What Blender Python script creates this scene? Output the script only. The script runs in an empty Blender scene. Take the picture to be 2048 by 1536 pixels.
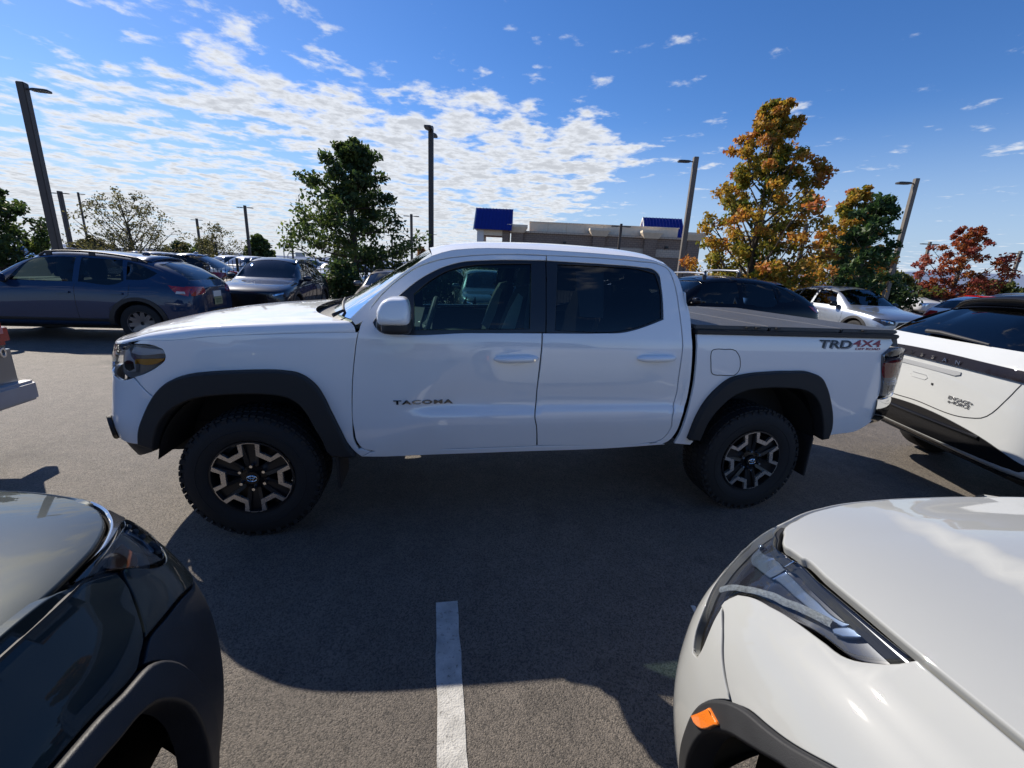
import bpy, bmesh, math, random
import numpy as np
from mathutils import Vector, Matrix, noise as mnoise
from mathutils.bvhtree import BVHTree
from mathutils.geometry import delaunay_2d_cdt
R = math.radians
rng = random.Random(7)
scene = bpy.context.scene
COL = scene.collection
# ---------------------------------------------------------------- camera
CAM_H, F_PX, PITCH, ROLL = 1.611, 856.26, 14.924, 2.766
p_, r_ = R(PITCH), R(ROLL)
fwd = Vector((0, math.cos(p_), -math.sin(p_))); up0 = Vector((0, math.sin(p_), math.cos(p_))); rt0 = Vector((1, 0, 0))
rt = rt0 * math.cos(r_) + up0 * math.sin(r_); up = up0 * math.cos(r_) - rt0 * math.sin(r_)
cd = bpy.data.cameras.new('camera'); cam = bpy.data.objects.new('camera', cd); COL.objects.link(cam)
cd.sensor_width = 36; cd.lens = F_PX / 2048 * 36; cd.clip_start = .02; cd.clip_end = 6000
M = Matrix((rt, up, -fwd)).transposed().to_4x4(); M.translation = (0, 0, CAM_H); cam.matrix_world = M
scene.camera = cam
# ---------------------------------------------------------------- sun, sky, exposure
SUN_EL = R(40.0); SUN_AZ = math.atan2(-1.2, 1.0)           # azimuth measured from +Y towards +X
sun_dir = Vector((math.sin(SUN_AZ) * math.cos(SUN_EL), math.cos(SUN_AZ) * math.cos(SUN_EL), math.sin(SUN_EL)))
sd = bpy.data.lights.new('sun', 'SUN'); sd.energy = 4.6; sd.angle = R(.53); sd.color = (1, .92, .80)
sun = bpy.data.objects.new('sun', sd); COL.objects.link(sun); sun.location = (-30, 25, 30)
sun.rotation_euler = sun_dir.to_track_quat('Z', 'Y').to_euler()
world = bpy.data.worlds.new('World'); scene.world = world; world.use_nodes = True
wn = world.node_tree.nodes; wl = world.node_tree.links; wn.clear()
def W(t, **k):
    n = wn.new(t)
    for a, b in k.items(): setattr(n, a, b)
    return n
sky = W('ShaderNodeTexSky', sky_type='NISHITA', sun_disc=False, sun_elevation=SUN_EL, sun_rotation=SUN_AZ % (2 * math.pi), altitude=1650, air_density=1.0, dust_density=.35, ozone_density=1.6)
tc = W('ShaderNodeTexCoord'); sep = W('ShaderNodeSeparateXYZ'); wl.new(tc.outputs['Generated'], sep.inputs[0])
def wm(op, a, b=None, c=None, clamp=False):
    n = W('ShaderNodeMath', operation=op, use_clamp=clamp)
    for i, v in enumerate((a, b, c)):
        if v is None: continue
        if isinstance(v, (int, float)): n.inputs[i].default_value = v
        else: wl.new(v, n.inputs[i])
    return n.outputs[0]
def wmr(v, a, b, c=0., d=1., smooth=True):
    n = W('ShaderNodeMapRange', interpolation_type='SMOOTHSTEP' if smooth else 'LINEAR'); wl.new(v, n.inputs[0])
    for i, q in zip((1, 2, 3, 4), (a, b, c, d)): n.inputs[i].default_value = q
    return n.outputs[0]
zz = wm('ADD', wm('MAXIMUM', sep.outputs[2], 0.0), .055)
cx = wm('DIVIDE', sep.outputs[0], zz); cy = wm('DIVIDE', sep.outputs[1], zz)
cmb = W('ShaderNodeCombineXYZ'); wl.new(cx, cmb.inputs[0]); wl.new(cy, cmb.inputs[1])
# sheet of broken altocumulus at cloud height: x/z, y/z are metres on that sheet
def wnoise(scale, detail, rough, loc, dist=0., sc=(1, 1, 1), rot=0.):
    mp = W('ShaderNodeMapping'); wl.new(cmb.outputs[0], mp.inputs[0]); mp.inputs['Location'].default_value = loc; mp.inputs['Scale'].default_value = sc; mp.inputs['Rotation'].default_value = (0, 0, rot)
    n = W('ShaderNodeTexNoise'); wl.new(mp.outputs[0], n.inputs['Vector']); n.inputs['Scale'].default_value = scale; n.inputs['Detail'].default_value = detail; n.inputs['Roughness'].default_value = rough; n.inputs['Distortion'].default_value = dist
    return n.outputs[0]
puff = wnoise(4.2, 8, .57, (3.1, 1.7, 0), .10)
broad = wnoise(.9, 3, .5, (5.2, 2.4, 0), .1)
fine = wnoise(16., 6, .62, (1.2, 7.7, 0), .1)
wob = wm('MULTIPLY', wm('SUBTRACT', wnoise(1.6, 4, .55, (9.1, .3, 0)), .5), 1.5)
# where the sheet lies: a wide field ahead and to the left, its near edge overhead, its right edge ahead; scattered puffs further left
e1 = wm('ADD', wm('ADD', cy, wm('MULTIPLY', cx, -.2)), wob)
top = wmr(e1, 2.35, 2.95); right = wmr(wm('ADD', cx, wob), .35, 1.0, 1, 0)
sheet = wm('MULTIPLY', top, right)
leftp = wmr(cx, -.5, -1.2, 0, 1); dist = wmr(cy, 3.0, 5.2)
cover = wm('ADD', wm('MULTIPLY', sheet, .235), wm('MULTIPLY', wm('MULTIPLY', leftp, wm('SUBTRACT', 1., sheet)), .08))
cover = wm('SUBTRACT', cover, wm('MULTIPLY', wm('MULTIPLY', wmr(cx, -1.3, -1.9, 0, 1), wm('SUBTRACT', 1., dist)), .115))
cover = wm('SUBTRACT', cover, wm('MULTIPLY', wm('MULTIPLY', wm('SUBTRACT', 1., sheet), wm('SUBTRACT', 1., leftp)), .035))
bank = wm('MULTIPLY', wmr(sep.outputs[2], .075, .02, 0, .13), wmr(cx, 2.5, 5., 0, 1))
dens = wm('ADD', wm('ADD', wm('ADD', puff, cover), bank), wm('MULTIPLY', wm('SUBTRACT', broad, .5), .30))
dens = wm('ADD', dens, wm('MULTIPLY', wm('SUBTRACT', fine, .5), .14))
cov = wmr(dens, .565, .745)
cov = wm('MULTIPLY', cov, .95)
shade = wmr(wm('ADD', dens, wm('MULTIPLY', wm('SUBTRACT', fine, .5), .5)), .66, .92, 1.0, .70)
ccol = W('ShaderNodeMixRGB'); ccol.blend_type = 'MULTIPLY'; ccol.inputs[0].default_value = 1; ccol.inputs[1].default_value = (4.05, 4.2, 4.45, 1)
g = W('ShaderNodeCombineXYZ')
for i in range(3): wl.new(shade, g.inputs[i])
wl.new(g.outputs[0], ccol.inputs[2])
mixc = W('ShaderNodeMixRGB'); wl.new(cov, mixc.inputs[0]); wl.new(ccol.outputs[0], mixc.inputs[2])
skyc = W('ShaderNodeHueSaturation'); skyc.inputs['Saturation'].default_value = 1.31; skyc.inputs['Value'].default_value = .70; skyc.inputs['Hue'].default_value = .510; wl.new(sky.outputs[0], skyc.inputs['Color'])
haze = W('ShaderNodeMixRGB'); wl.new(wmr(sep.outputs[2], .30, -.01, 0, .92), haze.inputs[0]); wl.new(skyc.outputs[0], haze.inputs[1]); haze.inputs[2].default_value = (2.0, 2.6, 3.5, 1)   # pale air near the horizon
wl.new(haze.outputs[0], mixc.inputs[1])
bg = W('ShaderNodeBackground'); bg.inputs[1].default_value = .148; wl.new(mixc.outputs[0], bg.inputs[0])
wo = W('ShaderNodeOutputWorld'); wl.new(bg.outputs[0], wo.inputs[0])
vs = scene.view_settings; vs.view_transform = 'Standard'; vs.look = 'None'; vs.exposure = 0.52; vs.gamma = 1; vs.use_curve_mapping = False
scene.display_settings.display_device = 'sRGB'
scene.cycles.max_bounces = 8; scene.cycles.transparent_max_bounces = 24; scene.cycles.caustics_reflective = False; scene.cycles.caustics_refractive = False
scene.cycles.sample_clamp_indirect = 6

# ---------------------------------------------------------------- helpers: materials
MATS = {}
def mat(name, col=(.5, .5, .5), rough=.5, metal=0., coat=0., spec=.5, noise=None, bump=None, flake=0., coat_r=.03, trans=0., emis=None, coatior=1.5):
    """principled material; noise=(scale, amount, detail) varies the colour, bump=(scale, strength, detail) the relief"""
    if name in MATS: return MATS[name]
    m = bpy.data.materials.new(name); m.use_nodes = True; nt = m.node_tree; b = nt.nodes['Principled BSDF']
    b.inputs['Base Color'].default_value = (*col, 1); b.inputs['Roughness'].default_value = rough; b.inputs['Metallic'].default_value = metal
    b.inputs['Coat Weight'].default_value = coat; b.inputs['Coat Roughness'].default_value = coat_r; b.inputs['Specular IOR Level'].default_value = spec
    b.inputs['Transmission Weight'].default_value = trans; b.inputs['Coat IOR'].default_value = coatior
    tcn = nt.nodes.new('ShaderNodeTexCoord')
    if noise:
        n = nt.nodes.new('ShaderNodeTexNoise'); n.inputs['Scale'].default_value = noise[0]; n.inputs['Detail'].default_value = noise[2] if len(noise) > 2 else 4
        nt.links.new(tcn.outputs['Object'], n.inputs['Vector'])
        mx = nt.nodes.new('ShaderNodeMapRange'); nt.links.new(n.outputs[0], mx.inputs[0]); mx.inputs[1].default_value = .3; mx.inputs[2].default_value = .7; mx.inputs[3].default_value = 1 - noise[1]; mx.inputs[4].default_value = 1 + noise[1]
        mu = nt.nodes.new('ShaderNodeVectorMath'); mu.operation = 'SCALE'; mu.inputs[0].default_value = col; nt.links.new(mx.outputs[0], mu.inputs['Scale']); nt.links.new(mu.outputs[0], b.inputs['Base Color'])
        rr = nt.nodes.new('ShaderNodeMapRange'); nt.links.new(n.outputs[0], rr.inputs[0]); rr.inputs[3].default_value = max(0.02, rough * .85); rr.inputs[4].default_value = min(1, rough * 1.15); nt.links.new(rr.outputs[0], b.inputs['Roughness'])
    if bump:
        n2 = nt.nodes.new('ShaderNodeTexNoise'); n2.inputs['Scale'].default_value = bump[0]; n2.inputs['Detail'].default_value = bump[2] if len(bump) > 2 else 3
        nt.links.new(tcn.outputs['Object'], n2.inputs['Vector'])
        bp = nt.nodes.new('ShaderNodeBump'); bp.inputs['Strength'].default_value = bump[1]; bp.inputs['Distance'].default_value = .01; nt.links.new(n2.outputs[0], bp.inputs['Height']); nt.links.new(bp.outputs[0], b.inputs['Normal'])
    if emis: b.inputs['Emission Color'].default_value = (*emis[0], 1); b.inputs['Emission Strength'].default_value = emis[1]
    MATS[name] = m; return m
def paint(name, col, metallic=0., rough=.35, coat=1., ior=1.5):
    """clear-coated body paint with a little dust"""
    if name in MATS: return MATS[name]
    m = mat(name, col, rough, metallic, coat, spec=.03, coat_r=.02, noise=(1.3, .03, 5), coatior=ior)
    nt = m.node_tree; b = nt.nodes['Principled BSDF']
    n = nt.nodes.new('ShaderNodeTexNoise'); n.inputs['Scale'].default_value = 2.2; n.inputs['Detail'].default_value = 8; n.inputs['Roughness'].default_value = .7
    mr = nt.nodes.new('ShaderNodeMapRange'); nt.links.new(n.outputs[0], mr.inputs[0]); mr.inputs[1].default_value = .35; mr.inputs[2].default_value = .8; mr.inputs[3].default_value = .008; mr.inputs[4].default_value = .045
    nt.links.new(mr.outputs[0], b.inputs['Coat Roughness'])
    if metallic:
        v = nt.nodes.new('ShaderNodeTexVoronoi'); v.inputs['Scale'].default_value = 900
        bp = nt.nodes.new('ShaderNodeBump'); bp.inputs['Strength'].default_value = .06; bp.inputs['Distance'].default_value = .002; nt.links.new(v.outputs['Distance'], bp.inputs['Height']); nt.links.new(bp.outputs[0], b.inputs['Normal'])
    return m
def glass(name, tint=(.6, .7, .68), refl=1.0, rough=.0):
    """thin pane: tinted see-through mixed with a mirror reflection by angle"""
    if name in MATS: return MATS[name]
    m = bpy.data.materials.new(name); m.use_nodes = True; nt = m.node_tree; nt.nodes.clear()
    o = nt.nodes.new('ShaderNodeOutputMaterial'); t = nt.nodes.new('ShaderNodeBsdfTransparent'); t.inputs[0].default_value = (*tint, 1)
    gl = nt.nodes.new('ShaderNodeBsdfGlossy'); gl.inputs['Roughness'].default_value = rough; gl.inputs[0].default_value = (refl, refl, refl, 1)
    fr = nt.nodes.new('ShaderNodeFresnel'); fr.inputs[0].default_value = 1.52; mx = nt.nodes.new('ShaderNodeMixShader')
    nt.links.new(fr.outputs[0], mx.inputs[0]); nt.links.new(t.outputs[0], mx.inputs[1]); nt.links.new(gl.outputs[0], mx.inputs[2]); nt.links.new(mx.outputs[0], o.inputs[0])
    MATS[name] = m; return m
M_WHITE = paint('truck_white_paint', (.88, .88, .88), ior=1.8); M_PLASTIC = mat('black_plastic', (.018, .018, .02), .55, noise=(30, .15), bump=(400, .15)); M_GLOSSBLACK = mat('gloss_black', (.008, .008, .009), .18, spec=.35)
M_RUBBER = mat('tyre_rubber', (.013, .013, .014), .8, noise=(12, .25), bump=(150, .2)); M_SEAL = mat('seal_black', (.012, .012, .012), .6)
M_CHROME = mat('chrome', (.75, .76, .78), .07, 1.); M_ALU = mat('machined_alloy', (.62, .60, .57), .28, .85, noise=(40, .06)); M_DARKALLOY = mat('dark_alloy', (.035, .037, .04), .32, .6)
M_DARK = mat('dark_inside', (.010, .010, .011), .8); M_UNDER = mat('underbody', (.012, .012, .012), .8, noise=(8, .4))
M_AMBER = mat('amber_lens', (.95, .36, .015), .25, coat=.5); M_RED = mat('red_lens', (.35, .008, .012), .14, coat=1.); M_REFL = mat('reflector_silver', (.6, .62, .65), .12, 1.)
M_LENS = glass('clear_lens', (.82, .85, .88)); M_GLASS_F = glass('window_glass', (.40, .57, .54)); M_GLASS_D = glass('privacy_glass', (.16, .19, .21)); M_GLASS_W = glass('windscreen_glass', (.42, .52, .50))
M_SEAT = mat('seat_cloth', (.03, .033, .037), .85, bump=(300, .3)); M_SEATLIGHT = mat('seat_cloth_light', (.34, .37, .37), .85, bump=(300, .3)); M_CABIN = mat('cabin_plastic', (.035, .037, .04), .6, bump=(200, .15))
M_STICKER = mat('paper_sticker', (.75, .77, .78), .7)
# ---------------------------------------------------------------- helpers: objects
def link(o, parent=None):
    COL.objects.link(o)
    if parent is not None: o.parent = parent
    return o
def tag(o, label=None, cat=None, group=None, kind=None):
    for k, v in (('label', label), ('category', cat), ('group', group), ('kind', kind)):
        if v: o[k] = v
    return o
def empty(name, loc=(0, 0, 0), rz=0., label=None, cat=None, group=None):
    o = bpy.data.objects.new(name, None); o.location = loc; o.rotation_euler = (0, 0, rz); o.empty_display_size = .2
    link(o); return tag(o, label, cat, group)
def mesh_obj(name, v, f, m, parent=None, smooth=True, normals=None, loc=None):
    me = bpy.data.meshes.new(name); me.from_pydata([tuple(map(float, p)) for p in v], [], [tuple(map(int, q)) for q in f])
    ms = m if isinstance(m, (list, tuple)) else [m]
    for q in ms: me.materials.append(q)
    if smooth: me.polygons.foreach_set('use_smooth', [True] * len(me.polygons))
    if normals is not None: me.normals_split_custom_set_from_vertices([tuple(n) for n in normals])
    o = bpy.data.objects.new(name, me)
    if loc: o.location = loc
    return link(o, parent)
def bm_obj(name, bm, m, parent=None, smooth=True, angle=40):
    bmesh.ops.recalc_face_normals(bm, faces=bm.faces)
    me = bpy.data.meshes.new(name); bm.to_mesh(me); bm.free()
    for q in (m if isinstance(m, (list, tuple)) else [m]): me.materials.append(q)
    if smooth:
        me.polygons.foreach_set('use_smooth', [True] * len(me.polygons))
        me.set_sharp_from_angle(angle=R(angle))
    return link(bpy.data.objects.new(name, me), parent)
def box(bm, c, s, rz=0., bevel=0., mi=0):
    r = bmesh.ops.create_cube(bm, size=1, matrix=Matrix.Translation(c) @ Matrix.Rotation(rz, 4, 'Z') @ Matrix.Diagonal((*s, 1)))
    fs = {f for v in r['verts'] for f in v.link_faces}
    for f in fs: f.material_index = mi
    if bevel:
        es = {e for v in r['verts'] for e in v.link_edges}
        bmesh.ops.bevel(bm, geom=list(es), offset=bevel, segments=2, affect='EDGES')
def box_obj(name, c, s, m, parent=None, bevel=.0, rz=0.):
    bm = bmesh.new(); box(bm, c, s, rz, bevel); return bm_obj(name, bm, m, parent, bool(bevel))
def tube(bm, pts, rad, n=8, cap=True):
    """tube through pts; rad a number or one per point"""
    pts = [Vector(p) for p in pts]; rads = rad if isinstance(rad, (list, tuple)) else [rad] * len(pts); rings = []
    for i, p in enumerate(pts):
        d = (pts[min(i + 1, len(pts) - 1)] - pts[max(i - 1, 0)]).normalized()
        a = d.orthogonal().normalized() if i == 0 else (a0 - d * a0.dot(d)).normalized()
        a0 = a; b = d.cross(a)
        rings.append([bm.verts.new(p + (a * math.cos(2 * math.pi * k / n) + b * math.sin(2 * math.pi * k / n)) * rads[i]) for k in range(n)])
    for q, w in zip(rings, rings[1:]):
        for k in range(n): bm.faces.new((q[k], q[(k + 1) % n], w[(k + 1) % n], w[k]))
    if cap and n > 2: bm.faces.new(rings[0][::-1]); bm.faces.new(rings[-1])
def lathe(bm, prof, n=48, axis='y', c=(0, 0, 0), mi=0, a0=0., a1=2 * math.pi):
    """revolve prof [(radius, along)] about an axis through c"""
    rings = []; full = abs(a1 - a0 - 2 * math.pi) < 1e-6; cnt = n if full else n + 1
    for r_, t in prof:
        ring = []
        for k in range(cnt):
            a = a0 + (a1 - a0) * k / n; x, z = r_ * math.cos(a), r_ * math.sin(a)
            p = (x, t, z) if axis == 'y' else ((t, x, z) if axis == 'x' else (x, z, t))
            ring.append(bm.verts.new(Vector(p) + Vector(c)))
        rings.append(ring)
    for q, w in zip(rings, rings[1:]):
        for k in range(n if full else n):
            k2 = (k + 1) % cnt if full else k + 1
            f = bm.faces.new((q[k], q[k2], w[k2], w[k])); f.material_index = mi
def poly_in(p, poly):
    x, y = p; c = False; j = len(poly) - 1
    for i in range(len(poly)):
        xi, yi = poly[i]; xj, yj = poly[j]
        if (yi > y) != (yj > y) and x < (xj - xi) * (y - yi) / (yj - yi) + xi: c = not c
        j = i
    return c
def smooth_poly(pts, step, corner=42, closed=True):
    """densify an outline with a spline, keeping sharp corners"""
    P = np.array(pts, float); n = len(P); out = []
    def turn(i):
        if not closed and i in (0, n - 1): return 180
        a = P[i] - P[(i - 1) % n]; b = P[(i + 1) % n] - P[i]
        la, lb = np.linalg.norm(a), np.linalg.norm(b)
        return math.degrees(math.acos(max(-1, min(1, float(a @ b) / (la * lb + 1e-12)))))
    T = [turn(i) > corner for i in range(n)]
    for i in range(n if closed else n - 1):
        a, b = P[i], P[(i + 1) % n]; L = np.linalg.norm(b - a)
        if L < 1e-6: continue
        def tan(k, seg):
            if T[k]: return seg
            p, q = P[(k - 1) % n], P[(k + 1) % n]; d0 = np.linalg.norm(P[k] - p); d1 = np.linalg.norm(q - P[k])
            t = (P[k] - p) / d0 * d1 / (d0 + d1) + (q - P[k]) / d1 * d0 / (d0 + d1); return t * L
        m0, m1 = tan(i, b - a), tan((i + 1) % n, b - a); k = max(1, int(round(L / step)))
        for s in range(k):
            t = s / k; out.append((2*t**3-3*t**2+1)*a + (t**3-2*t**2+t)*m0 + (-2*t**3+3*t**2)*b + (t**3-t**2)*m1)
    if not closed: out.append(P[-1])
    return np.array(out)
def cdt(outer, holes, step, asp=1.):
    """triangulate a 2D outline with holes and inner grid points"""
    loops = [outer] + list(holes); v = []; e = []
    for lp in loops:
        s = len(v); v += [Vector((float(a), float(b))) for a, b in lp]; e += [(s + i, s + (i + 1) % len(lp)) for i in range(len(lp))]
    lo = outer.min(0); hi = outer.max(0); B = np.concatenate(loops); ex_ = []
    ol = [tuple(p) for p in outer]; hl = [[tuple(p) for p in h] for h in holes]
    y = lo[1] + step / 2; row = 0
    while y < hi[1]:
        x = lo[0] + step * asp * (.25 if row % 2 else .75)
        while x < hi[0]:
            if np.min(np.hypot((B[:, 0] - x) / asp, B[:, 1] - y)) > step * .45 and poly_in((x, y), ol) and not any(poly_in((x, y), h) for h in hl): ex_.append(Vector((x, y)))
            x += step * asp
        y += step; row += 1
    ov, oe, of, _, _, _ = delaunay_2d_cdt(v + ex_, e, [], 0, 1e-6)
    V = np.array([(p.x, p.y) for p in ov]); F = []
    for f in of:
        c = V[list(f)].mean(0)
        if poly_in(c, ol) and not any(poly_in(c, h) for h in hl):
            a, b, d = V[f[0]], V[f[1]], V[f[2]]
            if (b[0]-a[0])*(d[1]-a[1]) - (b[1]-a[1])*(d[0]-a[0]) < 0: f = f[::-1]
            F.append(tuple(f))
    return V, F
def snormal(S, uv, sgn=1.):
    h = 2e-3; a = S(uv + [h, 0]) - S(uv - [h, 0]); b = S(uv + [0, h]) - S(uv - [0, h]); n = np.cross(a, b) * sgn
    return n / (np.linalg.norm(n, axis=-1, keepdims=True) + 1e-12)
def panel(name, S, outline, m, parent, holes=(), step=.05, thick=.018, off=0., sgn=1., es=.02, smooth=True, edge=.0035):
    """a body panel: an outline on the surface S, with its own rounded edge and thickness"""
    o = smooth_poly(outline, es) if smooth else np.array(outline, float)
    hs = [smooth_poly(h, es) if smooth else np.array(h, float) for h in holes]
    V, F = cdt(o, hs, step); F = np.array(F)
    N = snormal(S, V, sgn); P = S(V) + N * off
    if sgn < 0: F = F[:, ::-1]
    cnt = {}
    for f in F:
        for a, b in ((f[0], f[1]), (f[1], f[2]), (f[2], f[0])): cnt[(a, b)] = 1
    bd = [(a, b) for a, b in cnt if (b, a) not in cnt]
    verts = [tuple(p) for p in P]; nor = [tuple(n) for n in N]; faces = [tuple(f) for f in F]
    bi = sorted({a for e in bd for a in e}); out = np.zeros((len(V), 3))
    for a, b in bd:                                   # direction pointing out of the panel, in its plane
        t = P[b] - P[a]; q = np.cross(t, N[a]); q = q / (np.linalg.norm(q) + 1e-12); out[a] += q; out[b] += q
    out /= (np.linalg.norm(out, axis=1, keepdims=True) + 1e-12)
    base = len(verts); idx = {a: i for i, a in enumerate(bi)}; nb = len(bi)
    for k, (do, dn, bl) in enumerate(((.0, .0, 0), (edge * .75, edge * .35, .7), (edge, edge, 1.))):
        for a in bi:
            verts.append(tuple(P[a] + out[a] * (do - edge) - N[a] * dn)); n = N[a] * (1 - bl) + out[a] * bl; nor.append(tuple(n / (np.linalg.norm(n) + 1e-9)))
    for a in bi: verts.append(tuple(P[a] + out[a] * 0 - N[a] * thick)); nor.append(tuple(out[a]))
    # pull the top ring inside the panel by the rounding radius
    for a in bi: verts[a] = tuple(P[a] - out[a] * edge)
    for a, b in bd:
        i, j = idx[a], idx[b]
        rings = [lambda q: q] 
        seq_a = [a, base + nb + i, base + 2 * nb + i, base + 3 * nb + i]; seq_b = [b, base + nb + j, base + 2 * nb + j, base + 3 * nb + j]
        for k in range(3): faces.append((seq_b[k], seq_a[k], seq_a[k + 1], seq_b[k + 1]))
    used = sorted({q for f in faces for q in f}); rm = {q: i for i, q in enumerate(used)}
    return mesh_obj(name, [verts[q] for q in used], [tuple(rm[q] for q in f) for f in faces], m, parent, True, [nor[q] for q in used])
def strip(name, S, line, width, m, parent, sgn=1., off=.002, es=.02, closed=False, round_=False):
    """thin raised or sunk line on a surface"""
    L = smooth_poly(line, es, closed=closed); 
    if closed: L = np.vstack([L, L[:1]])
    P = S(L); N = snormal(S, L, sgn); T = np.gradient(P, axis=0); T /= np.linalg.norm(T, axis=1, keepdims=True) + 1e-12; B = np.cross(N, T)
    w = width / 2; sec = [(-w, 0), (-w * .6, off), (w * .6, off), (w, 0)] if off > 0 else [(-w, .0006), (w, .0006)]
    v = []; f = []; k = len(sec)
    for i in range(len(P)):
        for a, b in sec: v.append(P[i] + B[i] * a + N[i] * b)
    for i in range(len(P) - 1):
        for j in range(k - 1): f.append((i * k + j, i * k + j + 1, (i + 1) * k + j + 1, (i + 1) * k + j))
    return mesh_obj(name, v, f, m, parent)
def grid_obj(name, P, m, parent=None, smooth=True, flip=False):
    """quad mesh through an (n, k, 3) array of points"""
    n, k = P.shape[:2]; f = []
    for i in range(n - 1):
        for j in range(k - 1):
            q = (i * k + j, i * k + j + 1, (i + 1) * k + j + 1, (i + 1) * k + j); f.append(q[::-1] if flip else q)
    return mesh_obj(name, P.reshape(-1, 3), f, m, parent, smooth)
def text_mesh(body, size, depth, m, name, parent, sx=1., shear=0., bevel=0., spacing=1., bold=0.):
    cu = bpy.data.curves.new(name, 'FONT'); cu.body = body; cu.size = size; cu.extrude = depth; cu.shear = shear; cu.bevel_depth = bevel; cu.space_character = spacing; cu.offset = bold; cu.align_x = 'CENTER'; cu.align_y = 'CENTER'
    t = bpy.data.objects.new(name, cu); COL.objects.link(t); bpy.context.view_layer.update()
    me = bpy.data.meshes.new_from_object(t.evaluated_get(bpy.context.evaluated_depsgraph_get())); bpy.data.objects.remove(t)
    for v in me.vertices: v.co.x *= sx
    me.materials.clear(); me.materials.append(m); me.name = name
    return link(bpy.data.objects.new(name, me), parent)
def copy_tree(o, parent=None):
    c = o.copy(); COL.objects.link(c); c.parent = parent
    for ch in list(o.children): copy_tree(ch, c)
    return c
def mirror_copy(o, parent, yc, name=None):
    """mirror image of a mesh part across y = yc"""
    me = o.data.copy(); nn = None
    for v in me.vertices: v.co.y = 2 * yc - v.co.y
    me.flip_normals()
    if "custom_normal" in me.attributes: me.attributes.remove(me.attributes["custom_normal"])
    c = bpy.data.objects.new(name or o.name.split('.')[0], me); link(c, parent)
    return c

# ---------------------------------------------------------------- surfaces of the three hero vehicles (numpy only)
def pch(xs, ys, x):
    """smooth cubic through knots (xs, ys)"""
    xs = np.asarray(xs, float); ys = np.asarray(ys, float); x = np.clip(np.asarray(x, float), xs[0], xs[-1])
    h = np.diff(xs); d = (np.diff(ys, axis=0).T / h).T
    m = np.empty_like(ys); m[0] = d[0]; m[-1] = d[-1]
    a = (h[1:] / (h[1:] + h[:-1]))
    if ys.ndim == 1: m[1:-1] = a * d[:-1] + (1 - a) * d[1:]
    else: m[1:-1] = a[:, None] * d[:-1] + (1 - a)[:, None] * d[1:]
    i = np.clip(np.searchsorted(xs, x, side='right') - 1, 0, len(xs) - 2)
    t = (x - xs[i]) / h[i]; hh = h[i]
    if ys.ndim == 2: t = t[..., None]; hh = hh[..., None]
    return ((2*t**3 - 3*t**2 + 1) * ys[i] + (t**3 - 2*t**2 + t) * hh * m[i] + (-2*t**3 + 3*t**2) * ys[i+1] + (t**3 - t**2) * hh * m[i+1])
def sst(a, b, x):
    t = np.clip((x - a) / (b - a), 0, 1); return t * t * (3 - 2 * t)
YC = .955                                        # truck centre line (local y, 0 = face of the near flares)
_TP = np.array([(-.93,.955),(-.925,.75),(-.90,.55),(-.855,.38),(-.785,.25),(-.68,.155),(-.53,.095),(-.35,.062),(-.1,.05),(.3,.047),(.9,.046),(1.6,.046),(2.3,.047),(2.9,.05),(3.5,.052),(3.9,.057),(4.15,.067),(4.3,.085),(4.38,.125),(4.41,.19)])
_TU = np.concatenate([[0], np.cumsum(np.hypot(*np.diff(_TP, axis=0).T))]); _TU = _TU - _TU[8] - .1
def t_plan(u):
    u = np.clip(u, _TU[0] + 2e-3, _TU[-1] - 2e-3); p = pch(_TU, _TP, u); e = 1e-3; q = (pch(_TU, _TP, u + e) - pch(_TU, _TP, u - e)); q = q / np.linalg.norm(q, axis=-1, keepdims=True)
    return p, np.stack([-q[..., 1], q[..., 0]], -1)        # point, inward normal
def t_side(uv):
    """truck side: u runs along the plan outline, v is height"""
    uv = np.asarray(uv, float); u = uv[..., 0]; z = uv[..., 1]
    p, n = t_plan(u)
    side = pch([.30,.42,.52,.62,.69,.735,.755,.785,.805,.83,.95,1.1,1.2,1.27,1.36,1.5,1.62,1.7,1.76,1.9], [.10,.05,.026,.008,-.004,-.006,-.003,.020,.026,.026,.014,.009,.014,.030,.058,.112,.162,.200,.235,.34], z)
    flat = pch([.30,.45,.6,.8,1.0,1.15,1.22,1.27,1.36,1.5,1.62,1.7,1.76,1.9], [.07,.03,.012,.008,.006,.01,.017,.030,.058,.112,.162,.200,.235,.34], z)
    nose = pch([.3,.45,.55,.65,.8,.95,1.05,1.12,1.2,1.3], [.20,.07,.02,.0,.02,.045,.062,.085,.12,.16], z)
    k = sst(.62, .95, u - (z - .6) * .9) * (1 - sst(2.62, 2.70, u))
    s = flat * (1 - k) + side * k
    w = sst(-.95, -.3, u); s = nose * (1 - w) + s * w
    q = p + n * s[..., None]
    return np.stack([q[..., 0], q[..., 1], z], -1)
def hood_zs(u):
    return pch([-1.8,-1.05,-.8,-.62,-.45,-.2,.2,.62,.9], [1.115,1.12,1.13,1.155,1.20,1.245,1.275,1.292,1.30], u)
def hood_z(x, y):
    c = pch([-1.,-.86,-.7,-.5,-.25,0.,.3,.62,.9], [1.10,1.13,1.185,1.235,1.275,1.30,1.322,1.335,1.34], x)
    e = pch([-1.,-.7,-.55,-.35,-.1,.2,.62,.9], [1.115,1.125,1.165,1.215,1.25,1.275,1.292,1.30], x)
    t = np.clip((y - .06) / (YC - .06), 0, 1)
    return e + (c - e) * (1 - (1 - t) ** 2.0)
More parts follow.
